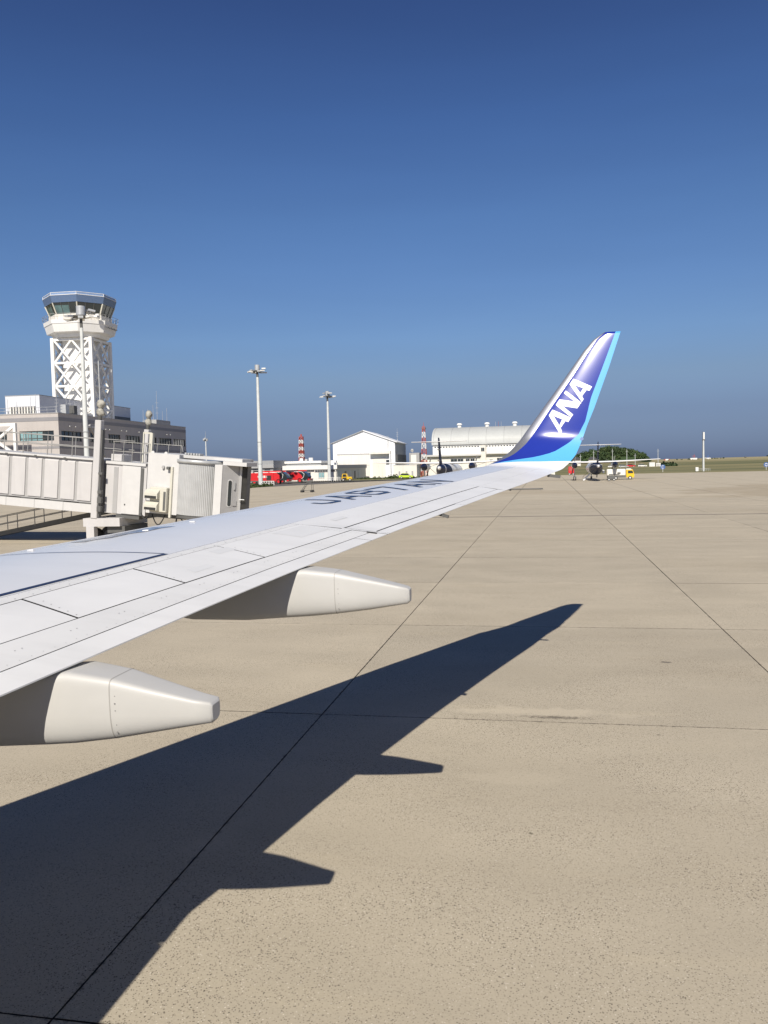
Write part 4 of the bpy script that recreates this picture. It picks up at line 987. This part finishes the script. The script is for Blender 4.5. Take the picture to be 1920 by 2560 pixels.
for x0, x1, z0, z1, y in ((5.0, 6.5, 3.5, 4.4, -4.004), (6.7, 8.9, 4.5, 5.5, -4.004), (9.1, 11, 4.5, 5.5, -4.004), (11.9, 13.2, 4.4, 5.5, -4.004), (13.5, 14.9, 4.4, 5.5, -4.004), (17.2, 18.3, 8.0, 9.1, -4.404), (22.5, 24, 4.5, 5.5, -3.504), (20, 21, 4.4, 5, -3.504)): win(h2, x0, x1, z0, z1, y, 2)
MB().box(4.6, 6.6, -4.9, -4.02, 2.4, 2.6).build('door_canopy', M['roofgrey'], h2); MB().box(4.9, 6.4, -4.06, -4.002, 0, 2.3).build('door', M['glass'], h2)
MB().tube([(24.3, -.2, 0), (24.3, -.2, 9.4)], .09, 6).build('downpipe', M['bridgegrey'], h2)
hb = thing('brick_house', 'small brown brick building behind the red and white mast', 'building', 305, -43.5)
MB().box(-3, 5.2, 0, 8, 0, 6.0).build('wall', M['brick'], hb); MB().box(-3.4, 5.6, -.4, 8.4, 6.002, 6.5).build('roof', M['roofgrey'], hb); win(hb, -.5, 1.5, 4, 5.2); win(hb, 2.4, 4.2, 4, 5.2)
wt = thing('water_tank_block', 'white box block with a round dish between the two hangars', 'building', 300, -50)
MB().box(1.5, 5.2, 0, 5, 0, 8.2).build('wall', M['stationgrey'], wt); MB().box(2.2, 4.2, -.6, -.01, 4.6, 7.4).build('tank', M['white'], wt)
MB().cyl((2.6, -.2, 9.0), (2.6, .1, 9.2), .55, .5, 14).build('dish', M['white'], wt); MB().cyl((2.6, .1, 8.2), (2.6, .1, 9.0), .07, n=6).build('dish_post', M['galv'], wt)

def lattice_mast(label, s, a, h, wb_, wt_, nb_, z0=0, solid=False, dark=False):
    o = thing('lattice_mast', label, 'mast', s, a)
    for i in range(nb_):
        k0, k1 = i/nb_, (i+1)/nb_; za, zb = z0+(h-z0)*k0, z0+(h-z0)*k1; wa, wb2 = lerp(wb_, wt_, k0)/2, lerp(wb_, wt_, k1)/2
        mb = MB(); cs = [(-1, -1), (1, -1), (1, 1), (-1, 1)]; th = .13 if not solid else .2
        for q in range(4):
            c, d = cs[q], cs[(q+1) % 4]
            mb.bar((c[0]*wa, c[1]*wa, za), (c[0]*wb2, c[1]*wb2, zb), th); mb.bar((c[0]*wa, c[1]*wa, za), (d[0]*wb2, d[1]*wb2, zb), th*.7); mb.bar((d[0]*wa, d[1]*wa, za), (c[0]*wb2, c[1]*wb2, zb), th*.7)
            mb.bar((c[0]*wb2, c[1]*wb2, zb), (d[0]*wb2, d[1]*wb2, zb), th*.8)
            if solid and i > nb_-7 and i < nb_-1: mb.box(-wb2*.75, wb2*.75, -wb2*.75, wb2*.75, za, zb-.02)
        col = 'mred' if (nb_-1-i) % 2 == 0 else 'mwhite'
        if dark and i < 3: col = 'galv'
        mb.build('mast_section', M[col], o)
    return o, h
o, h = lattice_mast('red and white lattice mast rising behind the low white office', 320, -94.9, 16.0, 2.2, 1.3, 11, 1, True, True)
MB().cyl((0, 0, 16), (0, 0, 17.0), .35, .3, 8).build('mast_cap', M['mred'], o)
o, h = lattice_mast('red and white lattice mast standing between the two hangars', 262, -37.6, 15.8, 2.0, .7, 9)
MB().cyl((0, 0, 15.8), (0, 0, 17.2), .10, .03, 6).build('lightning_rod', M['mred'], o); MB().bbox(-.6, .7, -.4, .4, 15.0, 15.5, .05).build('platform', M['steel'], o)

# ================================================================== vehicles
def wheel(parent, x, y, r, wd, hub=M['hub']):
    w_ = MB().cyl((x, y, r), (x, y+wd, r), r, n=18).build('wheel', M['rubber'], parent)
    MB().cyl((x, y-.03, r), (x, y+.02, r), r*.55, n=14).build('hub', hub, w_)
def fire_engine(label, s, a):
    """nose to the right; the side towards us is y = 0"""
    o = thing('fire_engine', label, 'fire engine', s, a, group='red airport fire engines')
    body = MB().prism([(0, 0, 1.0), (.4, 0, .65), (6.9, 0, .65), (6.9, 0, 2.75), (.1, 0, 2.75), (-.05, 0, 1.6)], (0, 2.8, 0)).build('body', M['red'], o)
    MB().prism([(6.92, .05, .75), (8.1, .05, .75), (8.9, .05, 1.2), (8.5, .05, 2.0), (7.6, .05, 2.72), (6.92, .05, 2.72)], (0, 2.7, 0)).build('front_body', M['red'], o)
    c = MB().prism([(8.0, 0, .85), (10.1, 0, .8), (10.35, 0, 1.5), (9.9, 0, 2.35), (8.9, 0, 2.85), (7.7, 0, 2.80), (8.62, 0, 2.02), (8.95, 0, 1.2)], (0, 2.8, 0)).build('cab_glazing', M['glass'], o)
    MB().tube([(7.7, -.03, 2.86), (8.7, -.03, 2.75), (9.3, -.03, 2.2), (9.1, -.03, 1.4), (8.6, -.03, 1.0)], .06).build('cab_arch', M['white'], c)
    MB().bbox(10.0, 10.6, .1, 2.7, .6, 1.0, .06).build('bumper', M['red'], o)
    MB().box(.5, 6.7, -.03, -.004, .66, .9).build('skirt', M['steel'], o)
    for x in (1.4, 3.0, 5.6): MB().box(x, x+.02, -.02, -.004, .95, 2.6).build('locker_seam', M['steel'], body)
    MB().box(5.1, 6.3, -.03, -.004, 1.0, 2.1).build('pump_bay', M['rubber'], o)
    MB().cyl((3.35, -.03, 1.85), (3.35, -.004, 1.85), .42, n=22).build('round_emblem', M['white'], body)
    for q, x in enumerate((4.05, 4.5, 5.0)): MB().box(x, x+.32, -.03, -.004, 1.55, 2.1).build('letter_block', M['white'], body)
    MB().prism([(.62, -.03, 1.45), (.80, -.03, 1.45), (.80, -.03, 2.15), (.62, -.03, 2.05)], (0, .025, 0)).build('number_one', M['yellow'], body)
    rb = MB()
    for x in (.2, 2.2, 4.2, 6.4): rb.box(x, x+1.4, .1, .4, 2.752, 2.9)
    rb.build('roof_rail', M['white'], o); MB().bar((3.0, 1.4, 3.05), (9.6, 1.4, 3.05), .35, .25).build('water_cannon', M['red'], o); MB().bbox(1.6, 2.6, 1, 1.9, 2.752, 3.0, .05).build('roof_unit', M['galv'], o)
    for x in (2.0, 3.5, 8.1): wheel(o, x, .05, .62, .5, M['red'])
    return o
fire_engine('red fire engine with a round white emblem behind the high-mast lamp', 192, -71.0)
fire_engine('red fire engine with dark glazed nose parked farther right, partly hidden', 201, -68.4)
tr = thing('tow_tractor', 'yellow tow tractor parked in the shade beside the white office', 'tractor', 214, -51.9)
MB().bbox(-.9, 1.9, 0, 1.4, .35, 1.1, .12).build('body', M['yellow'], tr)
MB().prism([(-.8, 0, 1.1), (.7, 0, 1.1), (.5, 0, 1.95), (-.6, 0, 1.95)], (0, 1.4, 0)).build('cab', M['yellow'], tr); MB().prism([(-.6, -.02, 1.15), (.5, -.02, 1.15), (.35, -.02, 1.8), (-.45, -.02, 1.8)], (0, 1.44, 0)).build('window', M['glass'], tr)
MB().box(-.6, .5, -.03, -.003, .5, .95).build('grille', M['rubber'], tr)
for x in (-.4, 1.4): wheel(tr, x, -.03, .36, .3)
def small_car(label, s, a, m, rz=GRID, group=None):
    o = thing('parked_car', label, 'car', s, a, fz(a, s) if s > 320 else 0, rz, group)
    MB().prism([(-2.0, 0, .35), (2.0, 0, .35), (2.05, 0, .75), (1.2, 0, .88), (-1.6, 0, .95), (-2.0, 0, .9)], (0, 1.6, 0)).build('body', m, o)
    MB().prism([(-1.7, .1, .94), (1.1, .1, .88), (.5, .1, 1.42), (-1.2, .1, 1.46)], (0, 1.4, 0)).build('cabin', M['glass'], o)
    MB().prism([(-1.2, .08, 1.461), (.5, .08, 1.421), (.45, .08, 1.48), (-1.1, .08, 1.52)], (0, 1.44, 0)).build('roof', m, o)
    for x in (-1.25, 1.25): wheel(o, x, -.03, .32, .22); wheel(o, x, 1.4, .32, .22)
    return o
small_car('bright lime green car parked on the grass before the white wall', 236, -39.3, M['lime'])
cars = [('white car parked below the wooded hill, left of the utility pole', 410, 31, 'white'), ('pale car behind the yellow fuel truck', 405, 35.5, 'galv'), ('red van body parked in the far car row', 415, 40, 'red'), ('white car at the right end of the far car row', 412, 45, 'white'), ('dark car in the far row left of the striped tail aircraft', 400, 20, 'steel')]
for l, s, a, m in cars: small_car(l, s, a, M[m], group='cars parked below the hill')
ft = thing('fuel_truck', 'small fuel truck with yellow cab and white tank beside the dark-tailed turboprop', 'truck', 170, 16.8)
MB().bbox(-5.0, -1.4, 0, 1.7, .75, 2.1, .18).build('tank', M['tank'], ft)
MB().box(-4.9, -1.5, .05, 1.6, .42, .748).build('chassis', M['steel'], ft); MB().box(-4.6, -2.6, -.06, -.004, 1.0, 1.15).box(-3.0, -2.4, -.07, -.004, 1.15, 1.45).build('hose_tray', M['steel'], ft)
MB().prism([(-1.3, 0, .45), (.15, 0, .4), (.2, 0, 1.0), (-.1, 0, 1.95), (-1.3, 0, 1.95)], (0, 1.7, 0)).build('cab', M['yellow'], ft)
MB().prism([(-1.0, -.02, 1.2), (.02, -.02, 1.2), (-.15, -.02, 1.75), (-1.0, -.02, 1.75)], (0, 1.74, 0)).build('cab_window', M['glass'], ft)
MB().prism([(-1.3, 0, 1.952), (-.2, 0, 1.952), (-.5, 0, 2.15), (-1.3, 0, 2.15)], (0, 1.7, 0)).build('wind_deflector', M['white'], ft)
for x in (-4.0, -3.3, -.6): wheel(ft, x, -.04, .36, .3)
gp = thing('power_cart', 'small dark ground power cart between the turboprop and the fuel truck', 'cart', 161, 12.0)
MB().bbox(-.7, .7, 0, .9, .3, 1.0, .05).build('body', M['steel'], gp)
for x in (-.45, .45): wheel(gp, x, -.03, .25, .15)
MB().bar((-.7, .4, .4), (-1.6, .4, .2), .06).build('drawbar', M['steel'], gp)
rc = thing('red_service_cart', 'red service cart on the grass edge right of the winglet foot', 'cart', 236, 6.9)
MB().bbox(-.75, .75, 0, 1.2, .35, 2.4, .08).build('cabinet', M['red'], rc); MB().box(-.5, .5, -.03, -.003, 1.2, 2.1).build('door_panel', M['mred'], rc)
for x in (-.5, .5): wheel(rc, x, -.03, .3, .2)
# wheeled maintenance steps left on the apron
ms = thing('wheeled_stand', 'small wheeled metal steps left alone on the apron left of the wing', 'ladder', 124, -36.1)
mb = MB()
for y in (0, .9): mb.tube([(-.9, y, .25), (-.1, y, 1.45), (.75, y, 1.5), (.75, y, .3)], .04, 6); mb.tube([(-.9, y, .25), (.75, y, .3)], .035, 6)
mb.build('frame', M['steel'], ms)
for q in range(5): MB().box(-.86+.17*q, -.62+.17*q, 0, .9, .42+.23*q, .46+.23*q).build('step', M['steel'], ms)
MB().box(-.05, .75, 0, .9, 1.5, 1.54).build('platform', M['steel'], ms)
for x in (-.85, .72):
    for y in (0, .85): MB().bbox(x-.2, x+.2, y-.1, y+.1, .02, .34, .06).build('wheel', M['rubber'], ms)
tb = thing('tow_bar', 'long dark tow bar lying flat on the apron beyond the aileron', 'tow bar', 115.8, -3.2)
MB().cyl((-2.6, 0, .2), (2.4, 0, .2), .1, n=10).build('bar', M['steel'], tb); MB().box(2.4, 2.8, -.2, .2, .1, .3).build('hitch', M['steel'], tb)
for y in (-.3, .25): MB().cyl((-1.6, y, .14), (-1.6, y+.08, .14), .14, n=12).build('wheel', M['rubber'], tb)

# ================================================================== turboprops
def turboprop(label, s, a, k, dark_rear, stair, g):
    o = thing('turboprop_airplane', label, 'airplane', s, a, 0, GRID, g)
    secs = [(0, .14, .14, 3.25), (.6, .32, .34, 3.2), (2.0, .62, .72, 3.05), (4.0, .95, 1.05, 2.9), (6.0, 1.2, 1.25, 2.72), (9, 1.35, 1.35, 2.6), (12, 1.35, 1.35, 2.6), (26, 1.35, 1.35, 2.6), (29, 1.2, 1.2, 2.5), (31, .85, .85, 2.35), (32.4, .4, .4, 2.2), (32.8, .08, .08, 2.15)]
    n = 20; rg = [[(w_*math.cos(2*math.pi*q/n), y, z+h_*math.sin(2*math.pi*q/n)) for q in range(n)] for y, w_, h_, z in secs]
    ms_ = [1]+([0]*4+[1]*6 if not dark_rear else [2]*5+[1]*5)
    MB().loft(rg, True, ms_, True).build('fuselage', [M['qnavy'], M['qwhite'], M['qnavy']], o)
    if not dark_rear:
        rr_ = [[(w_*1.01*math.cos(2*math.pi*q/n), y, z+h_*1.01*math.sin(2*math.pi*q/n)) for q in range(n)] for y, w_, h_, z in [(3.2, .82, .93, 2.96), (3.5, .87, .98, 2.94)]]
        MB().loft(rr_, False, 0, True).build('tail_stripe', M['qwhite'], o, fix=False)
    else:
        for sg in (-1, 1):
            MB().tube([(sg*.30, .7, 3.45), (sg*.75, 3.0, 3.5), (sg*1.1, 5.2, 3.45), (sg*1.3, 7.6, 3.1)], .05, 6).build('tail_stripe', M['qwhite'], o)
    def foil(pts):
        """pts: (span pos vector root->tip, le y, te y, thickness)"""
        rings = []
        for (x, z, y0, y1, t) in pts:
            c = y1-y0; rings.append([(x, y0, z), (x, y0+.3*c, z+t*.45), (x, y0+.7*c, z+t*.5), (x, y1-.04*c, z+t*.25), (x, y1, z), (x, y1-.04*c, z-t*.2), (x, y0+.7*c, z-t*.35), (x, y0+.3*c, z-t*.2)])
        return MB().loft(rings, True, 0, True)
    for sg in (-1, 1):
        foil([(0, 4.0, 13.6, 16.9, .5), (sg*4.5, 4.05, 13.7, 16.9, .48), (sg*14.2, 4.42, 14.4, 15.9, .2)]).build('wing', M['qwhite'], o)
        foil([(0, 7.62, -.3, 1.9, .22), (sg*4.62, 7.66, .1, 1.3, .12)]).build('tailplane', M['qwhite'], o)
        nc = []
        for y, r, z in ((10.5, .1, 3.5), (11.5, .4, 3.45), (13.5, .62, 3.4), (17, .62, 3.35), (19, .5, 3.35), (19.6, .28, 3.35)): nc.append([(sg*4.4+r*math.cos(q*math.pi/7), y, z+r*1.1*math.sin(q*math.pi/7)) for q in range(14)])
        na = MB().loft(nc, True, [0, 0, 1, 1, 1], True).build('engine_nacelle', [M['qnavy'], M['qwhite']], o)
        pr = MB().cyl((sg*4.4, 19.6, 3.35), (sg*4.4, 20.2, 3.35), .25, .05, 10)
        for q in range(6):
            an = q*math.pi/3+.3; c, s_ = math.cos(an), math.sin(an); pr.bar((sg*4.4+c*.2, 19.8, 3.35+s_*.2), (sg*4.4+c*2.05, 19.8, 3.35+s_*2.05), .24, .06)
        pr.build('propeller', M['steel'], na)
        MB().bar((sg*4.4, 14.0, 3.0), (sg*4.4, 14.0, .5), .18).bar((sg*4.4, 13.0, 2.9), (sg*4.4, 14.0, .9), .1).build('main_gear', M['galv'], o)
        for d in (-.3, .12): MB().cyl((sg*4.4+d, 14, .45), (sg*4.4+d+.2, 14, .45), .45, n=16).build('wheel', M['rubber'], o)
    fn = []
    for z, y0, y1, t in ((3.5, .9, 6.2, .42), (4.6, .45, 4.2, .36), (7.6, -.25, 2.2, .28), (8.3, -.3, 1.6, .16)):
        c = y1-y0; fn.append([(0, y0, z), (t*.35, y0+.3*c, z), (t*.5, y0+.65*c, z), (0, y1, z), (-t*.5, y0+.65*c, z), (-t*.35, y0+.3*c, z)])
    MB().loft(fn, True, 0, True).build('fin', M['qnavy'], o)
    for z in (4.4, 6.2): MB().box(-.2, .2, -.12+.4*(7.6-z)/3, .15+.4*(7.6-z)/3, z, z+.18).build('rudder_hinge', M['steel'], o)
    MB().cyl((0, 28.5, 1.4), (0, 28.5, .3), .1, n=8).build('nose_gear', M['galv'], o); MB().cyl((-.2, 28.5, .3), (.2, 28.5, .3), .3, n=14).build('wheel', M['rubber'], o)
    MB().bar((0, 5.2, 1.7), (0, 6.2, .8), .2, .1).build('tail_skid', M['steel'], o)
    if stair:
        stg = MB()
        for d in (0, .75): stg.bar((-1.35, 8.5+d, 1.45), (-2.75, 8.5+d, .12), .06, .3)
        so_ = stg.build('airstair', M['qwhite'], o)
        for q in range(7): x, z = lerp(-1.4, -2.7, q/6), lerp(1.38, .2, q/6); MB().box(x-.16, x+.1, 8.5, 9.25, z-.03, z+.14).build('step', M['qwhite'], so_)
        MB().tube([(-1.4, 8.45, 2.2), (-2.8, 8.45, .95), (-2.85, 8.45, .2)], .035, 6).build('hand_rail', M['steel'], so_)
        MB().bbox(1.30, 1.75, 8.2, 9.4, 1.6, 2.3, .06).build('service_door', M['qwhite'], o)
    o.scale = (k, k, k)
    return o
turboprop('turboprop with navy fin seen from behind, mostly hidden by the jet wing', 139.5, -17.6, 1.0, False, False, 'parked turboprops')
turboprop('dark-tailed turboprop seen from behind with white airstair lowered', 158, 9.5, .88, True, True, 'parked turboprops')

# ================================================================== far field
random.seed(11)
def sign(label, s, a, face):
    o = thing('taxiway_sign', label, 'sign', s, a)
    MB().cyl((0, 0, 0), (0, 0, 1.0), .06, n=6).build('post', M['white'], o)
    d = MB().cyl((0, -.04, 1.5), (0, .04, 1.5), .72, n=24).build('disc', M['signblue'], o)
    mb = MB()
    if face == 'C':
        for q in range(11):
            a0, a1 = R(55)+R(250)*q/11, R(55)+R(250)*(q+1)/11
            mb.bar((.36*math.cos(a0), -.06, 1.5+.36*math.sin(a0)), (.36*math.cos(a1), -.06, 1.5+.36*math.sin(a1)), .03, .15)
    else:
        for q in range(16):
            a0, a1 = 2*math.pi*q/16, 2*math.pi*(q+1)/16; mb.bar((.36*math.cos(a0), -.06, 1.5+.36*math.sin(a0)), (.36*math.cos(a1), -.06, 1.5+.36*math.sin(a1)), .03, .15)
    mb.build('letter', M['white'], d)
sign('round blue sign with a white C on the grass before the far field', 258, 33.9, 'C')
sign('round blue sign with a white ring at the right end of the grass', 262, 63.4, 'O')

# far wood on a hill
def far_z(s, a): return fz(a, s)
HL = [(14, 0), (17, 1.5), (22, 4.5), (27, 6.8), (33, 8.6), (40, 10.3), (46, 10.6), (52, 9.4), (58, 8.9), (62, 6.8), (66, 3.8), (71, 0)]
hill = thing('wooded_hill', 'rounded hill covered in dense dark green trees behind the turboprop', 'hill', 600, 0)
hm = MB(); 
for j in range(9):
    for i in range(30):
        x = 8+i*2.3; y = -16+j*5; hh = ip(HL, x)*max(0, 1-((y-4)/22)**2); hm.v.append((x, y, fz(x, 600+y)+hh*.8-.2))
for j in range(8):
    for i in range(29): hm.f.append([j*30+i, j*30+i+1, (j+1)*30+i+1, (j+1)*30+i]); hm.m.append(0); hm.sm.append(True)
hm.build('hillside', M['leaf'], hill)
lf = [MB(), MB()]
rn = random.Random(5)
for q in range(230):
    x = rn.uniform(13, 71); y = rn.uniform(-15, 12); hh = ip(HL, x)*max(0, 1-((y-4)/22)**2)
    if hh < .5: continue
    z = fz(x, 600+y)+hh*.8; r = rn.uniform(1.1, 2.3)*min(1, .45+hh/6); hgt = r*rn.uniform(.8, 1.25)
    mb = lf[q % 2 if rn.random() < .7 else 0]
    for k in range(70):
        d = Vector((rn.gauss(0, 1), rn.gauss(0, 1), rn.gauss(0, 1))).normalized()*rn.uniform(.65, 1.05)
        if d.z < -.5: d.z *= -.5
        p = Vector((x+d.x*r, y+d.y*r, z+hgt*.6+d.z*hgt)); sz = rn.uniform(.28, .6)
        u = Vector((rn.gauss(0, 1), rn.gauss(0, 1), rn.gauss(0, 1))).normalized(); v_ = u.cross(d+Vector((.01, .02, .03))).normalized()
        mb.add([p+u*sz, p+v_*sz*.7, p-u*sz, p-v_*sz*.7], [(0, 1, 2, 3)])
for q in (0, 1): lf[q].build('tree_canopy', M[('leaf', 'leaf2')[q]], hill, 'stuff', fix=False)
# scrub along the far crest and in front of the hill
def scrub(name, label, segs, seed, m='leaf', sz=.5):
    rn = random.Random(seed); mb = MB()
    for s0, a0, s1, a1, n_, r in segs:
        for q in range(n_):
            k = rn.random(); s_, a_ = lerp(s0, s1, k)+rn.uniform(-3, 3), lerp(a0, a1, k); z = far_z(s_, a_) if s_ > 300 else 0
            rr = r*rn.uniform(.5, 1.2)
            for j in range(14):
                d = Vector((rn.gauss(0, .6), rn.gauss(0, .6), abs(rn.gauss(0, .6)))); p = Vector((a_, s_, z))+d*rr; u = Vector((rn.gauss(0, 1), rn.gauss(0, 1), rn.gauss(0, 1))).normalized(); v_ = u.cross(d+Vector((.1, .1, .1))).normalized()
                mb.add([p+u*sz*rr, p+v_*sz*rr, p-u*sz*rr, p-v_*sz*rr], [(0, 1, 2, 3)])
    o = mb.build(name, M[m], None, 'stuff', label, fix=False); o.rotation_euler = (0, 0, GRID); o['category'] = 'bushes'
scrub('far_scrub', 'thin dark line of scrub along the far crest at right', [(760, 180, 760, 420, 110, .9), (690, 95, 700, 140, 25, .6)], 2)
scrub('verge_scrub', 'low green scrub along the edge of the apron before the white wall', [(243, -55, 241, -36, 90, .38), (247, -47, 245.5, -40, 30, .6)], 3, 'leaf2')
scrub('dark_hedge', 'dark clipped hedge right of the white containers', [(421, 55, 421, 60.4, 90, 1.1)], 4)
scrub('lamp_foot_grass', 'tufts of grass round the foot of the high-mast lamp by the fire engines', [(171, -66, 168, -57, 160, .35), (163, -60, 160, -57.5, 60, .3)], 5, 'leaf2')
# low white railings at the lamp feet
def low_fence(label, s, a, n_, w_):
    o = thing('low_railing', label, 'railing', s, a, group='low white railings by the lamps')
    for q in range(n_+1): MB().box(q*w_-.05, q*w_+.05, 0, .1, 0, 1.1).build('post', M['white'], o)
    for zz in (.55, 1.0): MB().box(.05, n_*w_-.05, .02, .08, zz, zz+.08).build('rail', M['white'], o)
low_fence('low white railing left of the lamp foot by the fire engines', 172, -66.4, 6, .6)
low_fence('low white railing right of the lamp foot by the fire engines', 172.5, -60.3, 5, .55)
low_fence('low white railing at the foot of the lamp before the white office', 214.5, -60.5, 12, .6)
wc = thing('switch_cabinet', 'tall white switch cabinet left of the lamp foot by the fire engines', 'cabinet', 172.2, -63.3)
MB().bbox(-.32, .32, 0, .5, .1, 2.0, .03).build('cabinet_body', M['white'], wc); MB().box(-.25, .25, .05, .45, 0, .1).build('plinth', M['stationgrey'], wc)
# containers and huts
for l, a, w_, h_, m in (('white container standing below the right wing tip of the turboprop', 49.0, 2.6, 2.0, 'white'),):
    o = thing('container', l, 'container', 420, a, far_z(420, a)); MB().bbox(0, w_, 0, 2.4, 0, h_, .03).build('body', M[m], o)
    for q in range(6): MB().box(.15+q*.42, .2+q*.42, -.03, -.002, .1, h_-.1).build('rib', M['bridgegrey'], o)
o = thing('striped_hut', 'white hut with dark door stripes right of the white container', 'hut', 420, 52.1, far_z(420, 52)); MB().bbox(0, 2.1, 0, 2, 0, 1.6, .02).build('body', M['white'], o)
for x in (.3, .8, 1.3): MB().box(x, x+.22, -.02, -.002, 0, 1.3).build('door', M['frame'], o)
for l, s, a, h_ in (('white house with dark hipped roof at the left foot of the wooded hill', 500, 17.8, 3.4), ('white house with dark roof in front of the wooded hill, behind the fin', 500, 26.8, 3.4)):
    o = thing('house', l, 'house', s, a, far_z(s, a)); MB().box(-2.3, 2.3, 0, 4, 0, h_).build('wall', M['cream'], o)
    MB().loft([[(-2.8, -.5, h_), (2.8, -.5, h_), (2.8, 4.5, h_), (-2.8, 4.5, h_)], [(-1, 2, h_+1.6), (1, 2, h_+1.6), (1, 2.2, h_+1.6), (-1, 2.2, h_+1.6)]]).build('roof', M['roofdark'], o)
    win(o, -1.5, -.5, 1.6, 2.5); win(o, .5, 1.5, 1.6, 2.5)
for l, s, a, zt in (('thin utility pole before the wooded hill, left of the fin', 480, 19.1, 7.5), ('thin utility pole directly behind the turboprop fin', 480, 26.3, 9.5), ('thin utility pole before the middle of the wooded hill', 480, 36.4, 10.1), ('thin utility pole right of the middle of the wooded hill', 480, 44.1, 9.7), ('short utility pole before the right slope of the wooded hill', 480, 48.5, 7.2), ('lone utility pole against the sky right of the wooded hill', 480, 60.6, 9.5)):
    o = thing('utility_pole', l, 'pole', s, a, far_z(s, a), group='utility poles by the hill'); h_ = zt-far_z(s, a)
    MB().cyl((0, 0, 0), (0, 0, h_), .16, .1, 8).build('pole', M['polegrey'], o); MB().bar((-.7, 0, h_-1.2), (.7, 0, h_-1.2), .1).build('crossarm', M['galv'], o)
o = thing('radar_hut', 'small white navigation hut with a red aerial on the far crest', 'hut', 700, 115.6, far_z(700, 115)); MB().box(-2.6, 2.6, 0, 3, 0, 1.2).build('body', M['white'], o); MB().cyl((.4, 1, 1.2), (.4, 1, 4.0), .2, n=6).build('aerial', M['mred'], o); MB().bar((-1.3, 1, 2.7), (1.8, 1, 2.7), .2).build('crossarm', M['mred'], o)
o = thing('beacon_hut', 'small white hut with a pale dish right of the slim pole', 'hut', 700, 125.8, far_z(700, 125)); MB().box(-2.0, 2.4, 0, 3, 0, 1.0).build('body', M['white'], o); MB().prism([(.1, 1, 1.0), (.8, 1, 1.0), (1.0, 1, 3.2), (.6, 1, 3.2)], (0, .4, 0)).build('dish', M['signblue'], o)
o = thing('striped_barrier', 'red and white hut far off right of the lone utility pole', 'hut', 700, 93.2, far_z(700, 93)); MB().box(0, .9, 0, 2, 0, 1.1).box(3.2, 4, 0, 2, 0, 1.1).build('end_panel', M['mred'], o); MB().box(.91, 3.19, 0, 2, 0, 1.1).build('middle_panel', M['white'], o)
for l, s, a in (('small dark block on the far straw field, right of the crest huts', 640, 165), ('tiny dark block on the far crest before the scrub', 690, 152)):
    o = thing('field_block', l, 'block', s, a, far_z(s, a)); MB().bbox(-.7, .7, 0, 1, 0, .9, .1).build('block_body', M['frame'], o); MB().box(-.4, .4, .2, .8, .902, 1.1).build('block_lid', M['steel'], o)
# small bright service hut beyond the winglet foot
o = thing('white_shed', 'low white shed seen under the winglet foot', 'shed', 246, -1.2); MB().box(-3.5, 3.8, 0, 3, 0, 2.6).build('wall', M['cream'], o); MB().box(-3.7, 4.0, -.2, 3.2, 2.602, 2.8).build('roof', M['white'], o); MB().box(-.5, .6, -.03, -.003, 0, 2).build('door', M['stationgrey'], o)
